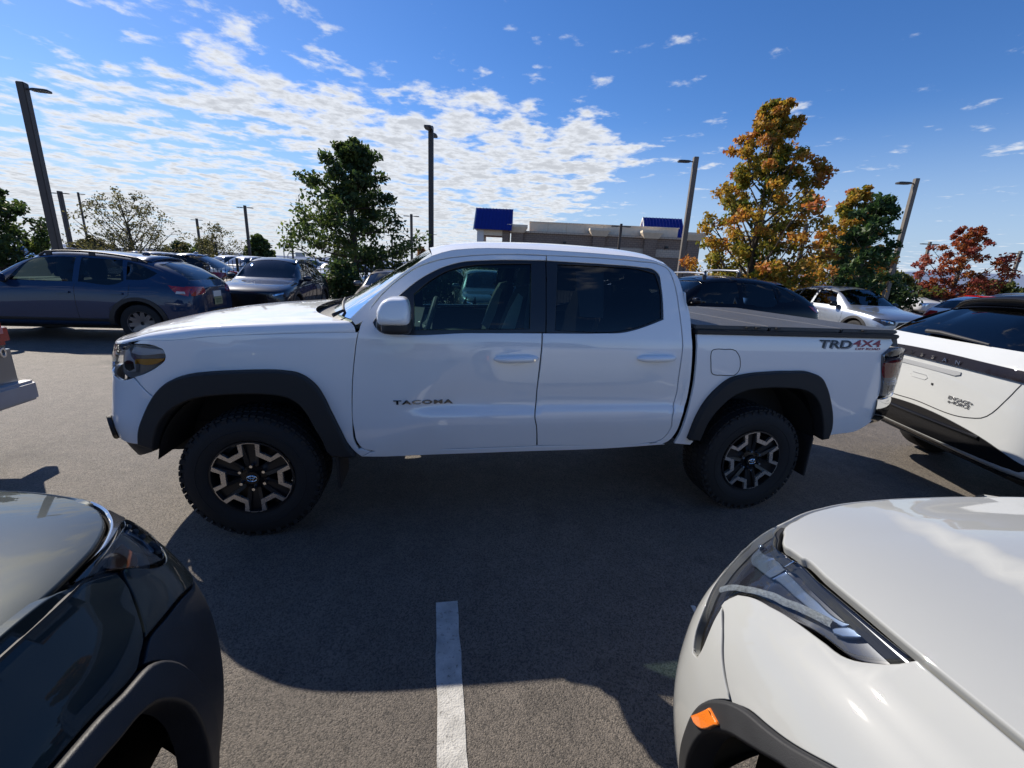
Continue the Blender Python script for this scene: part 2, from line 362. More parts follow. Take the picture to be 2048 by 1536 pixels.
# ---- white foreground car: s = lateral from its left flank, d = back from its nose
def w_hood(s, d):
    z = 1.0 + .085 * (1 - np.exp(-d / .30)) + .035 * np.clip(d - .3, 0, 3) ** .8 * .6
    z = z - .05 * np.exp(-np.clip(s - .15, 0, 2) / .09) + .03 * (1 - np.exp(-np.clip(s - .15, 0, 2) / .3))
    c = .60 - .16 * np.clip(d - .1, 0, 1.6) + .05 * np.clip(d - .1, 0, 1.6) ** 2
    z = z + .026 * sst(c - .045, c + .008, s) * sst(.10, .40, d)
    return z
_WV = np.array([.18,.3,.45,.6,.7,.78,.85,.91,.95,.98]); _WI = np.array([.10,.06,.02,.0,.004,.018,.048,.10,.155,.205])
_WF = np.array([.10,.06,.02,.0,.003,.008,.018,.034,.052,.075])
_WP = np.array([(1.03,-.002),(.97,0),(.8,.002),(.6,.012),(.42,.035),(.28,.07),(.17,.115),(.09,.175),(.04,.25),(.013,.35),(.002,.5),(0,.8),(0,1.3),(0,1.8)])
_WU = np.concatenate([[0], np.cumsum(np.hypot(*np.diff(_WP, axis=0).T))])
def w_band(uv):
    uv = np.asarray(uv, float); u = uv[..., 0]; v = uv[..., 1]
    u = np.clip(u, 2e-3, _WU[-1] - 2e-3); p = pch(_WU, _WP, u); e = 1e-3; q = pch(_WU, _WP, u + e) - pch(_WU, _WP, u - e); q /= np.linalg.norm(q, axis=-1, keepdims=True)
    w = np.clip(q[..., 1], 0, 1)                              # 0 on the front, 1 on the flank
    ins = pch(_WV, _WF, v) * (1 - w) + pch(_WV, _WI, v) * w
    # fender swell over the wheel and top edge following the hood
    r = p + np.stack([np.abs(q[..., 1]), np.abs(q[..., 0])], -1) * ins[..., None]
    top = w_hood(r[..., 0], r[..., 1]); k = sst(.72, .98, v)
    z = v + (top - .98) * k
    return np.stack([r[..., 0], r[..., 1], z], -1)
# ---- dark foreground car: s = lateral from its right flank, d = back from its nose
def k_hood(s, d):
    z = .93 + .10 * (1 - np.exp(-d / .22)) + .05 * np.clip(d - .2, 0, 3)
    z = z - .03 * np.exp(-np.clip(s - .12, 0, 2) / .10) + .03 * (1 - np.exp(-np.clip(s - .1, 0, 2) / .35))
    return z
_KV = np.array([.16,.3,.45,.58,.66,.72,.78,.84,.90,.94]); _KI = np.array([.09,.05,.015,.0,.0,.005,.022,.06,.12,.17])
_KF = np.array([.10,.06,.02,.0,.006,.014,.03,.05,.075,.10])
_KP = np.array([(.97,-.002),(.91,0),(.75,.008),(.58,.03),(.42,.075),(.28,.14),(.17,.22),(.09,.315),(.04,.42),(.012,.55),(0,.75),(0,1.1),(0,1.8)])
_KU = np.concatenate([[0], np.cumsum(np.hypot(*np.diff(_KP, axis=0).T))])
def k_band(uv):
    uv = np.asarray(uv, float); u = uv[..., 0]; v = uv[..., 1]
    u = np.clip(u, 2e-3, _KU[-1] - 2e-3); p = pch(_KU, _KP, u); e = 1e-3; q = pch(_KU, _KP, u + e) - pch(_KU, _KP, u - e); q /= np.linalg.norm(q, axis=-1, keepdims=True)
    w = np.clip(q[..., 1], 0, 1)
    ins = pch(_KV, _KF, v) * (1 - w) + pch(_KV, _KI, v) * w
    r = p + np.stack([np.abs(q[..., 1]), np.abs(q[..., 0])], -1) * ins[..., None]
    top = k_hood(r[..., 0], r[..., 1]); k = sst(.66, .94, v)
    z = v + (top - .94) * k
    return np.stack([r[..., 0], r[..., 1], z], -1)

# outlines of body panels in metres on those surfaces
T = {
'flare_f': [[-0.567,0.594],[-0.548,0.665],[-0.508,0.752],[-0.45,0.851],[-0.401,0.912],[-0.33,0.967],[-0.246,0.996],[-0.145,1.01],[-0.028,1.018],[0.096,1.023],[0.221,1.02],[0.295,1.006],[0.346,0.974],[0.386,0.93],[0.417,0.87],[0.45,0.782],[0.492,0.674],[0.534,0.569],[0.571,0.508],[0.543,0.505],[0.441,0.516],[0.418,0.543],[0.399,0.611],[0.365,0.685],[0.324,0.779],[0.286,0.836],[0.239,0.869],[0.158,0.888],[0.032,0.894],[-0.094,0.888],[-0.205,0.873],[-0.282,0.845],[-0.349,0.802],[-0.414,0.728],[-0.455,0.645],[-0.48,0.567]],
'flare_f_out': [[-0.567,0.594],[-0.548,0.665],[-0.508,0.752],[-0.45,0.851],[-0.401,0.912],[-0.33,0.967],[-0.246,0.996],[-0.145,1.01],[-0.028,1.018],[0.096,1.023],[0.221,1.02],[0.295,1.006],[0.346,0.974],[0.386,0.93],[0.417,0.87],[0.45,0.782],[0.492,0.674],[0.534,0.569],[0.571,0.508]],
'flare_r': [[2.72,0.562],[2.747,0.698],[2.8,0.825],[2.869,0.916],[2.953,0.984],[3.067,1.014],[3.23,1.03],[3.399,1.036],[3.551,1.03],[3.629,1.001],[3.697,0.927],[3.755,0.83],[3.807,0.708],[3.827,0.618],[3.826,0.545],[3.772,0.537],[3.707,0.721],[3.658,0.809],[3.593,0.872],[3.499,0.911],[3.368,0.924],[3.209,0.924],[3.078,0.908],[2.977,0.865],[2.895,0.784],[2.835,0.691],[2.797,0.551]],
'flare_r_out': [[2.72,0.562],[2.747,0.698],[2.8,0.825],[2.869,0.916],[2.953,0.984],[3.067,1.014],[3.23,1.03],[3.399,1.036],[3.551,1.03],[3.629,1.001],[3.697,0.927],[3.755,0.83],[3.807,0.708],[3.827,0.618],[3.826,0.545]],
'headlight': [[-0.594,1.138],[-0.538,1.136],[-0.408,1.132],[-0.377,1.119],[-0.368,1.092],[-0.376,1.068],[-0.404,1.043],[-0.496,0.99],[-0.578,0.958],[-0.628,0.949],[-0.672,0.972],[-0.691,1.033],[-0.693,1.088],[-0.65,1.125]],
'amber': [[-0.561,1.061],[-0.379,1.08],[-0.384,1.068],[-0.415,1.044],[-0.548,1.026],[-0.562,1.031]],
'hl_dark': [[-0.573,1.022],[-0.548,1.023],[-0.416,1.039],[-0.495,0.994],[-0.578,0.962],[-0.621,0.955],[-0.633,0.992],[-0.592,1.001]],
'hl_reflector': [[-0.648,1.108],[-0.582,1.121],[-0.572,1.085],[-0.571,1.069],[-0.609,1.042],[-0.634,1.032],[-0.661,1.06]],
'door_f': [[0.628,1.279],[0.608,1.198],[0.593,1.1],[0.577,0.974],[0.567,0.843],[0.564,0.709],[0.569,0.663],[0.581,0.586],[0.611,0.543],[0.668,0.523],[1.141,0.523],[1.674,0.529],[1.657,0.669],[1.641,0.739],[1.65,0.807],[1.65,0.909],[1.653,0.997],[1.657,1.093],[1.661,1.187],[1.661,1.253],[1.231,1.245],[0.79,1.236],[0.739,1.245],[0.707,1.264],[0.693,1.291],[0.716,1.324],[0.836,1.443],[0.939,1.529],[1.075,1.606],[1.184,1.641],[1.335,1.659],[1.699,1.677],[1.701,1.703],[1.439,1.696],[1.234,1.677],[1.055,1.644],[0.939,1.599],[0.816,1.514],[0.706,1.399]],
'door_r': [[1.707,1.704],[1.868,1.706],[2.091,1.705],[2.321,1.697],[2.438,1.689],[2.506,1.658],[2.535,1.596],[2.552,1.514],[2.562,1.411],[2.575,1.286],[2.583,1.202],[2.585,1.092],[2.588,0.978],[2.596,0.858],[2.586,0.788],[2.574,0.726],[2.582,0.651],[2.563,0.586],[2.512,0.542],[2.44,0.529],[1.682,0.53],[1.663,0.669],[1.647,0.739],[1.657,0.807],[1.656,0.909],[1.66,0.997],[1.664,1.094],[1.668,1.187],[1.668,1.253],[2.047,1.261],[2.181,1.268],[2.283,1.292],[2.364,1.319],[2.454,1.353],[2.456,1.459],[2.451,1.563],[2.441,1.627],[2.41,1.653],[2.317,1.665],[2.088,1.672],[1.772,1.675],[1.706,1.676]],
'trim_f': [[0.79,1.236],[0.739,1.245],[0.707,1.264],[0.693,1.291],[0.716,1.324],[0.836,1.443],[0.939,1.529],[1.075,1.606],[1.184,1.641],[1.335,1.659],[1.698,1.675],[1.686,1.257]],
'trim_r': [[1.701,1.675],[1.772,1.675],[2.088,1.672],[2.317,1.665],[2.41,1.653],[2.441,1.627],[2.451,1.563],[2.456,1.459],[2.454,1.353],[2.364,1.319],[2.283,1.292],[2.181,1.268],[2.047,1.261],[1.69,1.255]],
'glass_f': [[0.916,1.453],[1.016,1.536],[1.134,1.599],[1.234,1.623],[1.396,1.64],[1.607,1.652],[1.588,1.277],[0.917,1.256]],
'glass_r': [[1.772,1.658],[2.087,1.658],[2.316,1.651],[2.414,1.63],[2.437,1.562],[2.438,1.36],[2.284,1.303],[2.17,1.277],[1.744,1.27]],
'pillar_edge': [[0.571,1.308],[0.66,1.396],[0.751,1.479],[0.891,1.595],[1.016,1.668]],
'rocker': [[0.582,0.479],[0.668,0.514],[1.141,0.514],[1.685,0.521],[2.442,0.521],[2.514,0.532],[2.576,0.511],[2.15,0.518],[1.574,0.515],[1.036,0.506],[0.681,0.499]],
'cab_rear': [[2.634,1.405],[2.647,1.253],[2.656,1.18],[2.667,1.066],[2.674,0.938],[2.671,0.816],[2.647,0.708],[2.632,0.611],[2.596,0.543]],
'bed': [[2.683,1.27],[4.207,1.274],[4.224,1.236],[4.177,1.187],[4.134,1.153],[4.155,1.074],[4.184,0.988],[4.21,0.85],[4.204,0.822],[4.225,0.766],[4.229,0.674],[4.179,0.624],[4.123,0.591],[3.899,0.555],[3.826,0.545],[3.826,0.545],[3.827,0.618],[3.807,0.708],[3.755,0.83],[3.697,0.927],[3.629,1.001],[3.551,1.03],[3.399,1.036],[3.23,1.03],[3.067,1.014],[2.953,0.984],[2.869,0.916],[2.8,0.825],[2.747,0.698],[2.72,0.562],[2.784,0.546],[2.76,0.507],[2.64,0.519],[2.664,0.593],[2.684,0.684],[2.701,0.838],[2.705,0.948],[2.698,1.085]],
'tail': [[4.137,1.153],[4.18,1.184],[4.217,1.2],[4.267,1.153],[4.307,1.093],[4.319,0.983],[4.32,0.906],[4.302,0.842],[4.215,0.854],[4.189,0.988],[4.166,1.074]],
'tail_red': [[4.161,1.106],[4.267,1.127],[4.291,1.051],[4.294,0.985],[4.204,0.983]],
'fuel': [[2.801,1.086],[2.792,1.144],[2.794,1.161],[2.805,1.172],[2.824,1.176],[2.887,1.176],[2.946,1.175],[2.969,1.167],[2.99,1.146],[3.007,1.118],[3.014,1.093],[3.019,1.064],[3.016,1.039],[3.006,1.019],[2.987,1.005],[2.966,1.003],[2.884,1.005],[2.841,1.007],[2.823,1.014],[2.813,1.028],[2.806,1.057]],
'handle_f': [[1.367,1.096],[1.379,1.109],[1.435,1.124],[1.58,1.126],[1.611,1.119],[1.629,1.098],[1.619,1.08],[1.583,1.072],[1.396,1.078]],
'handle_r': [[2.274,1.105],[2.286,1.124],[2.348,1.14],[2.489,1.141],[2.52,1.13],[2.53,1.116],[2.519,1.097],[2.461,1.084],[2.297,1.089]],
'txt_tacoma': [[0.795,0.819],[1.14,0.815],[1.139,0.839],[0.796,0.842]],
'txt_trd': [[3.596,1.194],[3.868,1.207],[4.114,1.21],[4.113,1.255],[3.592,1.247],[3.891,1.182],[4.12,1.184]],
'fender': [[0.624,1.279],[0.604,1.198],[0.589,1.1],[0.573,0.974],[0.563,0.843],[0.56,0.709],[0.566,0.588],[0.586,0.533],[0.596,0.538],[0.658,0.517],[0.582,0.482],[0.571,0.508],[0.534,0.569],[0.492,0.674],[0.45,0.782],[0.417,0.87],[0.386,0.93],[0.346,0.974],[0.295,1.006],[0.221,1.02],[0.096,1.023],[-0.028,1.018],[-0.145,1.01],[-0.246,0.996],[-0.33,0.967],[-0.401,0.912],[-0.45,0.851],[-0.508,0.752],[-0.548,0.665],[-0.567,0.594]],
'w_hl': [[0.769,0.914],[0.854,0.949],[1.047,0.97],[1.217,0.971],[1.288,0.973],[1.342,0.975],[1.402,0.976],[1.397,0.973],[1.374,0.962],[1.354,0.955],[1.334,0.951],[1.307,0.949],[1.283,0.947],[1.249,0.944],[1.199,0.938],[1.157,0.931],[1.117,0.921],[1.083,0.908],[1.077,0.893],[1.083,0.874],[1.098,0.854],[1.116,0.827],[1.13,0.789],[1.131,0.775],[1.116,0.768],[1.1,0.787],[1.063,0.828],[0.969,0.863],[0.822,0.85],[0.78,0.902]],
'w_hl_up': [[0.795,0.888],[0.783,0.893],[0.778,0.906],[0.961,0.962],[1.105,0.962],[1.219,0.964],[1.28,0.965],[1.299,0.968],[1.295,0.962],[1.263,0.957],[1.174,0.953],[1.047,0.946],[0.924,0.932]],
'w_hl_drl': [[0.996,0.87],[0.952,0.878],[0.93,0.894],[0.947,0.917],[0.987,0.936],[1.049,0.946],[1.148,0.95],[1.226,0.955],[1.277,0.958],[1.292,0.96],[1.293,0.956],[1.261,0.951],[1.194,0.948],[1.112,0.941],[1.025,0.932],[0.977,0.913],[0.983,0.893],[1.009,0.879]],
'w_hl_blue': [[1.285,0.956],[1.301,0.966],[1.326,0.967],[1.308,0.957],[1.295,0.954]],
'w_amber': [[1.214,0.697],[1.251,0.763],[1.287,0.765],[1.245,0.705],[1.229,0.696]],
'w_fl_out': [[1.188,0.573],[1.196,0.635],[1.205,0.696],[1.221,0.743],[1.24,0.771],[1.274,0.803],[1.31,0.823],[1.351,0.836],[1.386,0.847],[1.41,0.856],[1.436,0.867],[1.455,0.875]],
'w_fl_in': [[1.233,0.606],[1.238,0.634],[1.25,0.683],[1.275,0.735],[1.306,0.768],[1.347,0.793],[1.379,0.81],[1.408,0.825]],
'w_seam': [[1.085,0.873],[1.15,0.855],[1.217,0.823],[1.244,0.811],[1.272,0.801]],
'k_hl': [[1.252,0.94],[1.157,0.94],[1.027,0.934],[0.911,0.921],[0.791,0.895],[0.758,0.874],[0.864,0.882],[0.917,0.872],[0.965,0.867],[1.003,0.87],[1.05,0.883],[1.143,0.914],[1.197,0.931],[1.243,0.94]],
'k_strip': [[0.702,0.912],[0.711,0.906],[0.725,0.901],[0.781,0.898],[0.911,0.921],[1.031,0.936],[1.157,0.94],[1.257,0.94],[1.264,0.94],[1.19,0.94],[1.027,0.94],[0.896,0.934],[0.711,0.902]],
'k_led': [[0.883,0.91],[0.848,0.9],[0.972,0.907],[0.996,0.899],[0.979,0.886],[1.003,0.885],[1.061,0.907],[1.031,0.912]],
'k_seam': [[1.147,0.913],[1.16,0.9],[1.196,0.879],[1.237,0.857],[1.261,0.846],[1.294,0.837],[1.321,0.829]],
'k_black': [[0.858,0.776],[0.947,0.789],[1.107,0.829],[1.189,0.838],[1.257,0.846]],
'k_clad_out': [[1.489,0.843],[1.455,0.841],[1.417,0.838],[1.371,0.832],[1.333,0.829],[1.303,0.825],[1.277,0.813],[1.257,0.793],[1.241,0.758],[1.229,0.713],[1.22,0.675]],
'k_clad_in': [[1.464,0.811],[1.425,0.806],[1.381,0.801],[1.349,0.792],[1.323,0.773],[1.299,0.742],[1.284,0.699],[1.278,0.657],[1.277,0.635]],
'seam_r': [[1.708,1.708],[1.868,1.71],[2.092,1.709],[2.321,1.702],[2.438,1.694],[2.51,1.662],[2.541,1.598],[2.558,1.515],[2.568,1.411],[2.581,1.286],[2.589,1.202],[2.591,1.092],[2.594,0.978],[2.602,0.858],[2.592,0.788],[2.58,0.726],[2.588,0.651],[2.568,0.582],[2.516,0.536],[2.447,0.525]],
'seam_f': [[0.627,1.288],[0.702,1.402],[0.812,1.517],[0.935,1.604],[1.053,1.648],[1.234,1.681],[1.44,1.7],[1.701,1.708]]}

# ---------------------------------------------------------------- ground
def asphalt():
    m = bpy.data.materials.new('asphalt'); m.use_nodes = True; nt = m.node_tree; b = nt.nodes['Principled BSDF']; L = nt.links
    tcn = nt.nodes.new('ShaderNodeTexCoord')
    def nz(t, s, d=4, r=.6):
        n = nt.nodes.new(t); n.inputs['Scale'].default_value = s; L.new(tcn.outputs['Object'], n.inputs['Vector'])
        if 'Detail' in n.inputs: n.inputs['Detail'].default_value = d
        if 'Roughness' in n.inputs: n.inputs['Roughness'].default_value = r
        return n
    big = nz('ShaderNodeTexNoise', .35, 6); mid = nz('ShaderNodeTexNoise', 6, 6, .7); st = nz('ShaderNodeTexVoronoi', 150); st2 = nz('ShaderNodeTexNoise', 260, 3, .7); oil = nz('ShaderNodeTexNoise', 1.1, 5, .65); scuff = nz('ShaderNodeTexNoise', 2.3, 7, .7)
    def mr(o, a, b_, c, d):
        n = nt.nodes.new('ShaderNodeMapRange'); L.new(o, n.inputs[0])
        for i, q in zip((1, 2, 3, 4), (a, b_, c, d)): n.inputs[i].default_value = q
        return n.outputs[0]
    def mm(op, a, b_):
        n = nt.nodes.new('ShaderNodeMath'); n.operation = op
        for i, q in enumerate((a, b_)):
            if isinstance(q, (int, float)): n.inputs[i].default_value = q
            else: L.new(q, n.inputs[i])
        return n.outputs[0]
    base = mm('MULTIPLY', mr(big.outputs[0], .3, .7, .8, 1.2), mr(mid.outputs[0], .3, .7, .78, 1.22))
    sepc = nt.nodes.new('ShaderNodeSeparateColor'); L.new(st.outputs['Color'], sepc.inputs[0])
    stone = mr(sepc.outputs[0], .0, 1., .55, 1.75); base = mm('MULTIPLY', base, stone)
    spark = mr(sepc.outputs[1], .93, 1., 1., 2.6); base = mm('MULTIPLY', base, spark)
    base = mm('MULTIPLY', base, mr(st2.outputs[0], .3, .7, .75, 1.25))
    base = mm('MULTIPLY', base, mr(oil.outputs[0], .58, .72, 1., .42)); base = mm('MULTIPLY', base, mr(scuff.outputs[0], .62, .78, 1., 1.9))
    v = nt.nodes.new('ShaderNodeVectorMath'); v.operation = 'SCALE'; v.inputs[0].default_value = (.040, .034, .028); L.new(base, v.inputs['Scale']); L.new(v.outputs[0], b.inputs['Base Color'])
    b.inputs['Specular IOR Level'].default_value = .75; L.new(mr(sepc.outputs[2], 0, 1, .34, .75), b.inputs['Roughness'])
    h = mm('ADD', mm('MULTIPLY', st.outputs['Distance'], -1.2), mm('MULTIPLY', st2.outputs[0], .8))
    bp = nt.nodes.new('ShaderNodeBump'); bp.inputs['Strength'].default_value = .75; bp.inputs['Distance'].default_value = .006; L.new(h, bp.inputs['Height']); L.new(bp.outputs[0], b.inputs['Normal'])
    return m
M_ASPH = asphalt()
g_ = mesh_obj('parking_lot', [(-3000, -400, 0), (3000, -400, 0), (3000, 5000, 0), (-3000, 5000, 0)], [(0, 1, 2, 3)], M_ASPH, None, False); tag(g_, 'grey sunlit asphalt of the car park', 'ground', kind='structure')

# ---------------------------------------------------------------- white pickup truck
TRX, TRY, TRA = -1.458, 2.181, R(10.427)
EX = Vector((math.cos(TRA), math.sin(TRA), 0)); EY = Vector((-math.sin(TRA), math.cos(TRA), 0))
def tw(x, y, z=0.): return Vector((TRX, TRY, 0)) + EX * x + EY * y + Vector((0, 0, z))   # parking-row frame -> world
truck = empty('pickup_truck', (TRX, TRY, 0), TRA, 'white four-door pickup truck with black fender flares and folding bed cover, parked side-on', 'pickup truck')
def both(o):
    c = mirror_copy(o, o.parent, YC); return o
M_FLARE = mat('flare_plastic', (.017, .0175, .019), .68, noise=(25, .12), bump=(500, .12))
def tside_off(d):
    def S(uv):
        uv = np.asarray(uv, float); n = snormal(t_side, uv); return t_side(uv) + n * d
    return S
r_sh = lambda u: .018 + .037 * sst(-.6, -.25, u)
topu = np.linspace(-.594, .615, 14); topl = [(u, float(hood_zs(u) - r_sh(u))) for u in topu]
fo = T['flare_f_out']
hl = [(-.594,1.138),(-.538,1.136),(-.408,1.132),(-.377,1.119),(-.366,1.092),(-.374,1.068),(-.404,1.043),(-.496,.99),(-.578,.958),(-.628,.945),(-.8,.948),(-1.05,.965),(-1.09,1.02),(-1.02,1.07),(-.82,1.108),(-.66,1.132)]
fen = [p for p in T['fender'][:8]] + [(.60,.54),(.655,.517),(.60,.488)] + [(fo[-1][0] + .006, fo[-1][1])] + fo[::-1][1:-3] + [(-.51,.905),(-.563,.962)] + [(-.494,.985),(-.400,1.038),(-.369,1.065),(-.361,1.092),(-.372,1.124),(-.406,1.137),(-.55,1.141)] + topl[1:-1] + [(.617, float(hood_zs(.617)) - .055)]
o = panel('fender', t_side, fen, M_WHITE, truck, step=.06, es=.018); both(o)
bum = [(-.453,.848)] + fo[0:3][::-1] + [(-.56,.572),(-.75,.568),(-1.0,.60),(-1.3,.60),(-1.742,.60),(-1.742,.74),(-1.2,.74),(-1.10,.80),(-1.095,.955),(-1.04,.958),(-.8,.941),(-.628,.938),(-.572,.956),(-.515,.900)]
o = panel('bumper_cover', t_side, bum, M_WHITE, truck, step=.05, es=.018); both(o)
o = panel('lower_valance', tside_off(-.012), [(-.50,.545),(-.56,.575),(-.75,.572),(-1.0,.605),(-1.742,.605),(-1.742,.40),(-1.0,.40),(-.8,.44),(-.6,.50)], M_PLASTIC, truck, step=.08); both(o)
o = panel('skid_lip', tside_off(.022), [(-.86,.56),(-.80,.60),(-.80,.66),(-.84,.70),(-1.0,.66),(-1.3,.64),(-1.742,.64),(-1.742,.55),(-1.2,.55)], M_PLASTIC, truck, step=.08); both(o)
gr = panel('grille', tside_off(-.03), [(-1.742,.73),(-1.18,.73),(-1.09,.80),(-1.085,1.09),(-1.742,1.09)], M_PLASTIC, truck, step=.08); both(gr)
for k in range(6):
    z = .79 + k * .05; o = strip('grille_bar', tside_off(-.02), [(-1.74, z), (-1.13, z)], .014, M_GLOSSBLACK, gr, off=.012)
M_HREF = mat('headlight_reflector', (.85, .86, .88), .2, .2)
# headlight: housing, reflectors, amber strip, clear lens
for side in (0, 1):
    H = panel('headlight', tside_off(-.045), hl, mat('headlight_housing', (.22, .225, .23), .35, .2), truck, step=.04, thick=.03)
    parts = [H,
        panel('reflector', tside_off(-.030), [(-.60,1.125),(-.40,1.118),(-.385,1.095),(-.56,1.078),(-.62,1.085)], M_HREF, H, step=.04),
        panel('reflector', tside_off(-.028), [(-.64,1.11),(-.62,1.07),(-.585,1.04),(-.59,.985),(-.66,.975),(-.70,1.03),(-.69,1.09)], M_HREF, H, step=.03),
        panel('projector', tside_off(-.015), [(-.63,1.045),(-.60,1.035),(-.595,1.0),(-.625,.985),(-.66,1.0),(-.665,1.03)], M_GLOSSBLACK, H, step=.03),
        panel('indicator', tside_off(-.012), [(a, 1.056 + (b - 1.056) * .72) for a, b in T['amber']], M_AMBER, H, step=.03),
        panel('indicator_bulb', tside_off(-.004), [(-.556,1.055),(-.545,1.056),(-.545,1.033),(-.556,1.031)], mat('amber_bulb', (.9, .5, .05), .2, coat=1), H, step=.02),
        panel('lens', tside_off(.004), hl, M_LENS, H, step=.035, thick=.008)]
    if side:
        for q in parts:
            for v in q.data.vertices: v.co.y = 2 * YC - v.co.y
            q.data.flip_normals()
            if 'custom_normal' in q.data.attributes: q.data.attributes.remove(q.data.attributes['custom_normal'])
# hood: fan of lines from the plan outline to the centre, both halves in one mesh
us = np.concatenate([np.linspace(-1.742, -1.0, 16), np.linspace(-.96, -.3, 26), np.linspace(-.26, .60, 22)]); nt_ = 30; rows = []
def xrear(y): return .26 + .36 * (np.abs(YC - y) / (YC - .06)) ** 4
for u in us:
    p, n = t_plan(u); r = float(r_sh(u)); zs = float(hood_zs(u)); base = t_side((u, zs - r))
    tx = float(np.interp(u, [-1.75, -.62, .60], [-.62, -.50, .26])); row = []
    pw = float(np.interp(u, [-.6, .0, .60], [1., 1.3, 3.6]))
    for k in range(nt_ + 1):
        t = (k / nt_) ** 2.1; gx = 1 - (1 - t) ** pw
        x = base[0] + (tx - base[0]) * gx; y = base[1] + (YC - base[1]) * t
        d = math.hypot(x - base[0], y - base[1]); q = min(1., d / r); drop = r * (1 - math.sqrt(max(0, 1 - (1 - q) ** 2)))
        zt = float(hood_z(np.array(x), np.array(y))); bl = min(1, d / .22)
        zt = (zs) * (1 - bl * bl * (3 - 2 * bl)) + zt * bl * bl * (3 - 2 * bl)
        row.append((x, y, zt - drop))
    rows.append(row + [(a, 2 * YC - b, c) for a, b, c in row[-2::-1]])
grid_obj('hood', np.array(rows), M_WHITE, truck)
# seam between hood and grille, hood-edge line
rr = np.array(rows); i0 = [i for i, u in enumerate(us) if -1.742 <= u <= -.55]
bm = bmesh.new(); tube(bm, [tuple(rr[i][7]) for i in i0] , .0035, 5); bm_obj('hood_seam', bm, M_SEAL, truck)
# cowl, wipers, windscreen
pe = np.array(T['pillar_edge']); ne = 14; ei = np.linspace(0, 1, ne)
edge_uv = smooth_poly(pe, .04, closed=False); edge_uv = edge_uv[np.linspace(0, len(edge_uv) - 1, ne).astype(int)]; En = t_side(edge_uv)
def wscreen(i, t):                                    # t 0 near edge .. 1 far edge
    a = ei[i]; n = En[i]; f = np.array([n[0], 2 * YC - n[1], n[2]]); c = np.array([.36, YC, 1.315]) * (1 - a) + np.array([.985, YC, 1.725]) * a
    s = 2 * t - 1; q = abs(s) ** (2.6 - .4 * a); return np.array([c[0] + (n[0] - c[0]) * q, n[1] + (f[1] - n[1]) * t, c[2] + (n[2] - c[2]) * q])
ts = .5 - .5 * np.cos(np.linspace(0, math.pi, 25))
grid_obj('windscreen', np.array([[wscreen(i, t) for t in ts] for i in range(ne)]), M_GLASS_W, truck)
cow = []
for t in ts:
    b = wscreen(0, t); x0 = float(xrear(np.array(b[1]))); z0 = float(hood_z(np.array(x0), np.array(b[1] if b[1] < YC else 2 * YC - b[1]))) - .02
    cow.append([(x0 - .04, b[1], z0 - .02), (x0 + .01, b[1], z0 - .012), (b[0] - .03, b[1], b[2] - .03), (b[0] + .02, b[1], b[2] - .012)])
cowl = grid_obj('cowl', np.array(cow), M_PLASTIC, truck)
for y0, y1 in ((.22, .80), (.95, 1.55)):
    bm = bmesh.new(); k0 = np.argmin(abs(np.array([wscreen(0, t)[1] for t in ts]) - y0)); a = wscreen(0, ts[k0]); k1 = np.argmin(abs(np.array([wscreen(1, t)[1] for t in ts]) - y1)); b = wscreen(1, ts[k1])
    tube(bm, [a + [-.05, 0, .0], a + [.0, .04, .025], (a + b) / 2 + [-.005, 0, .03], b + [-.005, 0, .02]], [.012, .009, .007, .004], 6); bm_obj('wiper', bm, M_PLASTIC, truck)
# cab side shell (pillars and roof rail) and roof
roofb = [(1.016,1.668),(1.10,1.698),(1.25,1.722),(1.5,1.735),(1.8,1.737),(2.1,1.733),(2.3,1.725),(2.43,1.707),(2.52,1.672),(2.57,1.62),(2.60,1.52)]
shell = [tuple(p) for p in pe[:-1]] + roofb + T['cab_rear'] + [(2.57,.525),(2.50,.528)] + T['seam_r'][::-1] + T['seam_f'][::-1] + [(.60,1.275)]
o = panel('cab_side_frame', t_side, shell, M_WHITE, truck, step=.05, es=.02); both(o)
zc_ = [1.725,1.752,1.776,1.79,1.797,1.793,1.783,1.765,1.735,1.68,1.56]; xc_ = [.985,1.08,1.24,1.5,1.8,2.1,2.32,2.46,2.56,2.62,2.655]
RB = smooth_poly(roofb, .03, closed=False); sidx = np.linspace(0, len(RB) - 1, 40); rbp = t_side(RB)
cc = smooth_poly(list(zip(xc_, zc_)), .03, closed=False); rows = []
for i in range(40):
    a = rbp[int(sidx[i])]; c = cc[int(i / 39 * (len(cc) - 1))]; row = []
    for k in range(21):
        t = (k / 20) ** 1.7; row.append((a[0] + (c[0] - a[0]) * (1 - (1 - t) ** 2), a[1] + (YC - a[1]) * t, a[2] + (c[1] - a[2]) * (1 - (1 - t) ** 5.5)))
    rows.append(row + [(x, 2 * YC - y, z) for x, y, z in row[-2::-1]])
grid_obj('roof', np.array(rows), M_WHITE, truck)
# cab back wall and rear glass
bw = [(2.60,.13,1.52),(2.645,.075,1.25),(2.655,.06,1.0),(2.62,.07,.6)]
v = [(x, y, z) for x, y, z in bw] + [(x, 2 * YC - y, z) for x, y, z in bw]; mesh_obj('cab_back_wall', v, [(1, 5, 6, 2), (2, 6, 7, 3)], M_WHITE, truck, False)
mesh_obj('rear_window', [(2.60,.14,1.52),(2.64,.10,1.25),(2.64,2*YC-.10,1.25),(2.60,2*YC-.14,1.52),(2.64,.6,1.60),(2.64,1.3,1.60)], [(0,1,2,3),(0,3,5,4)], M_GLASS_D, truck, False)
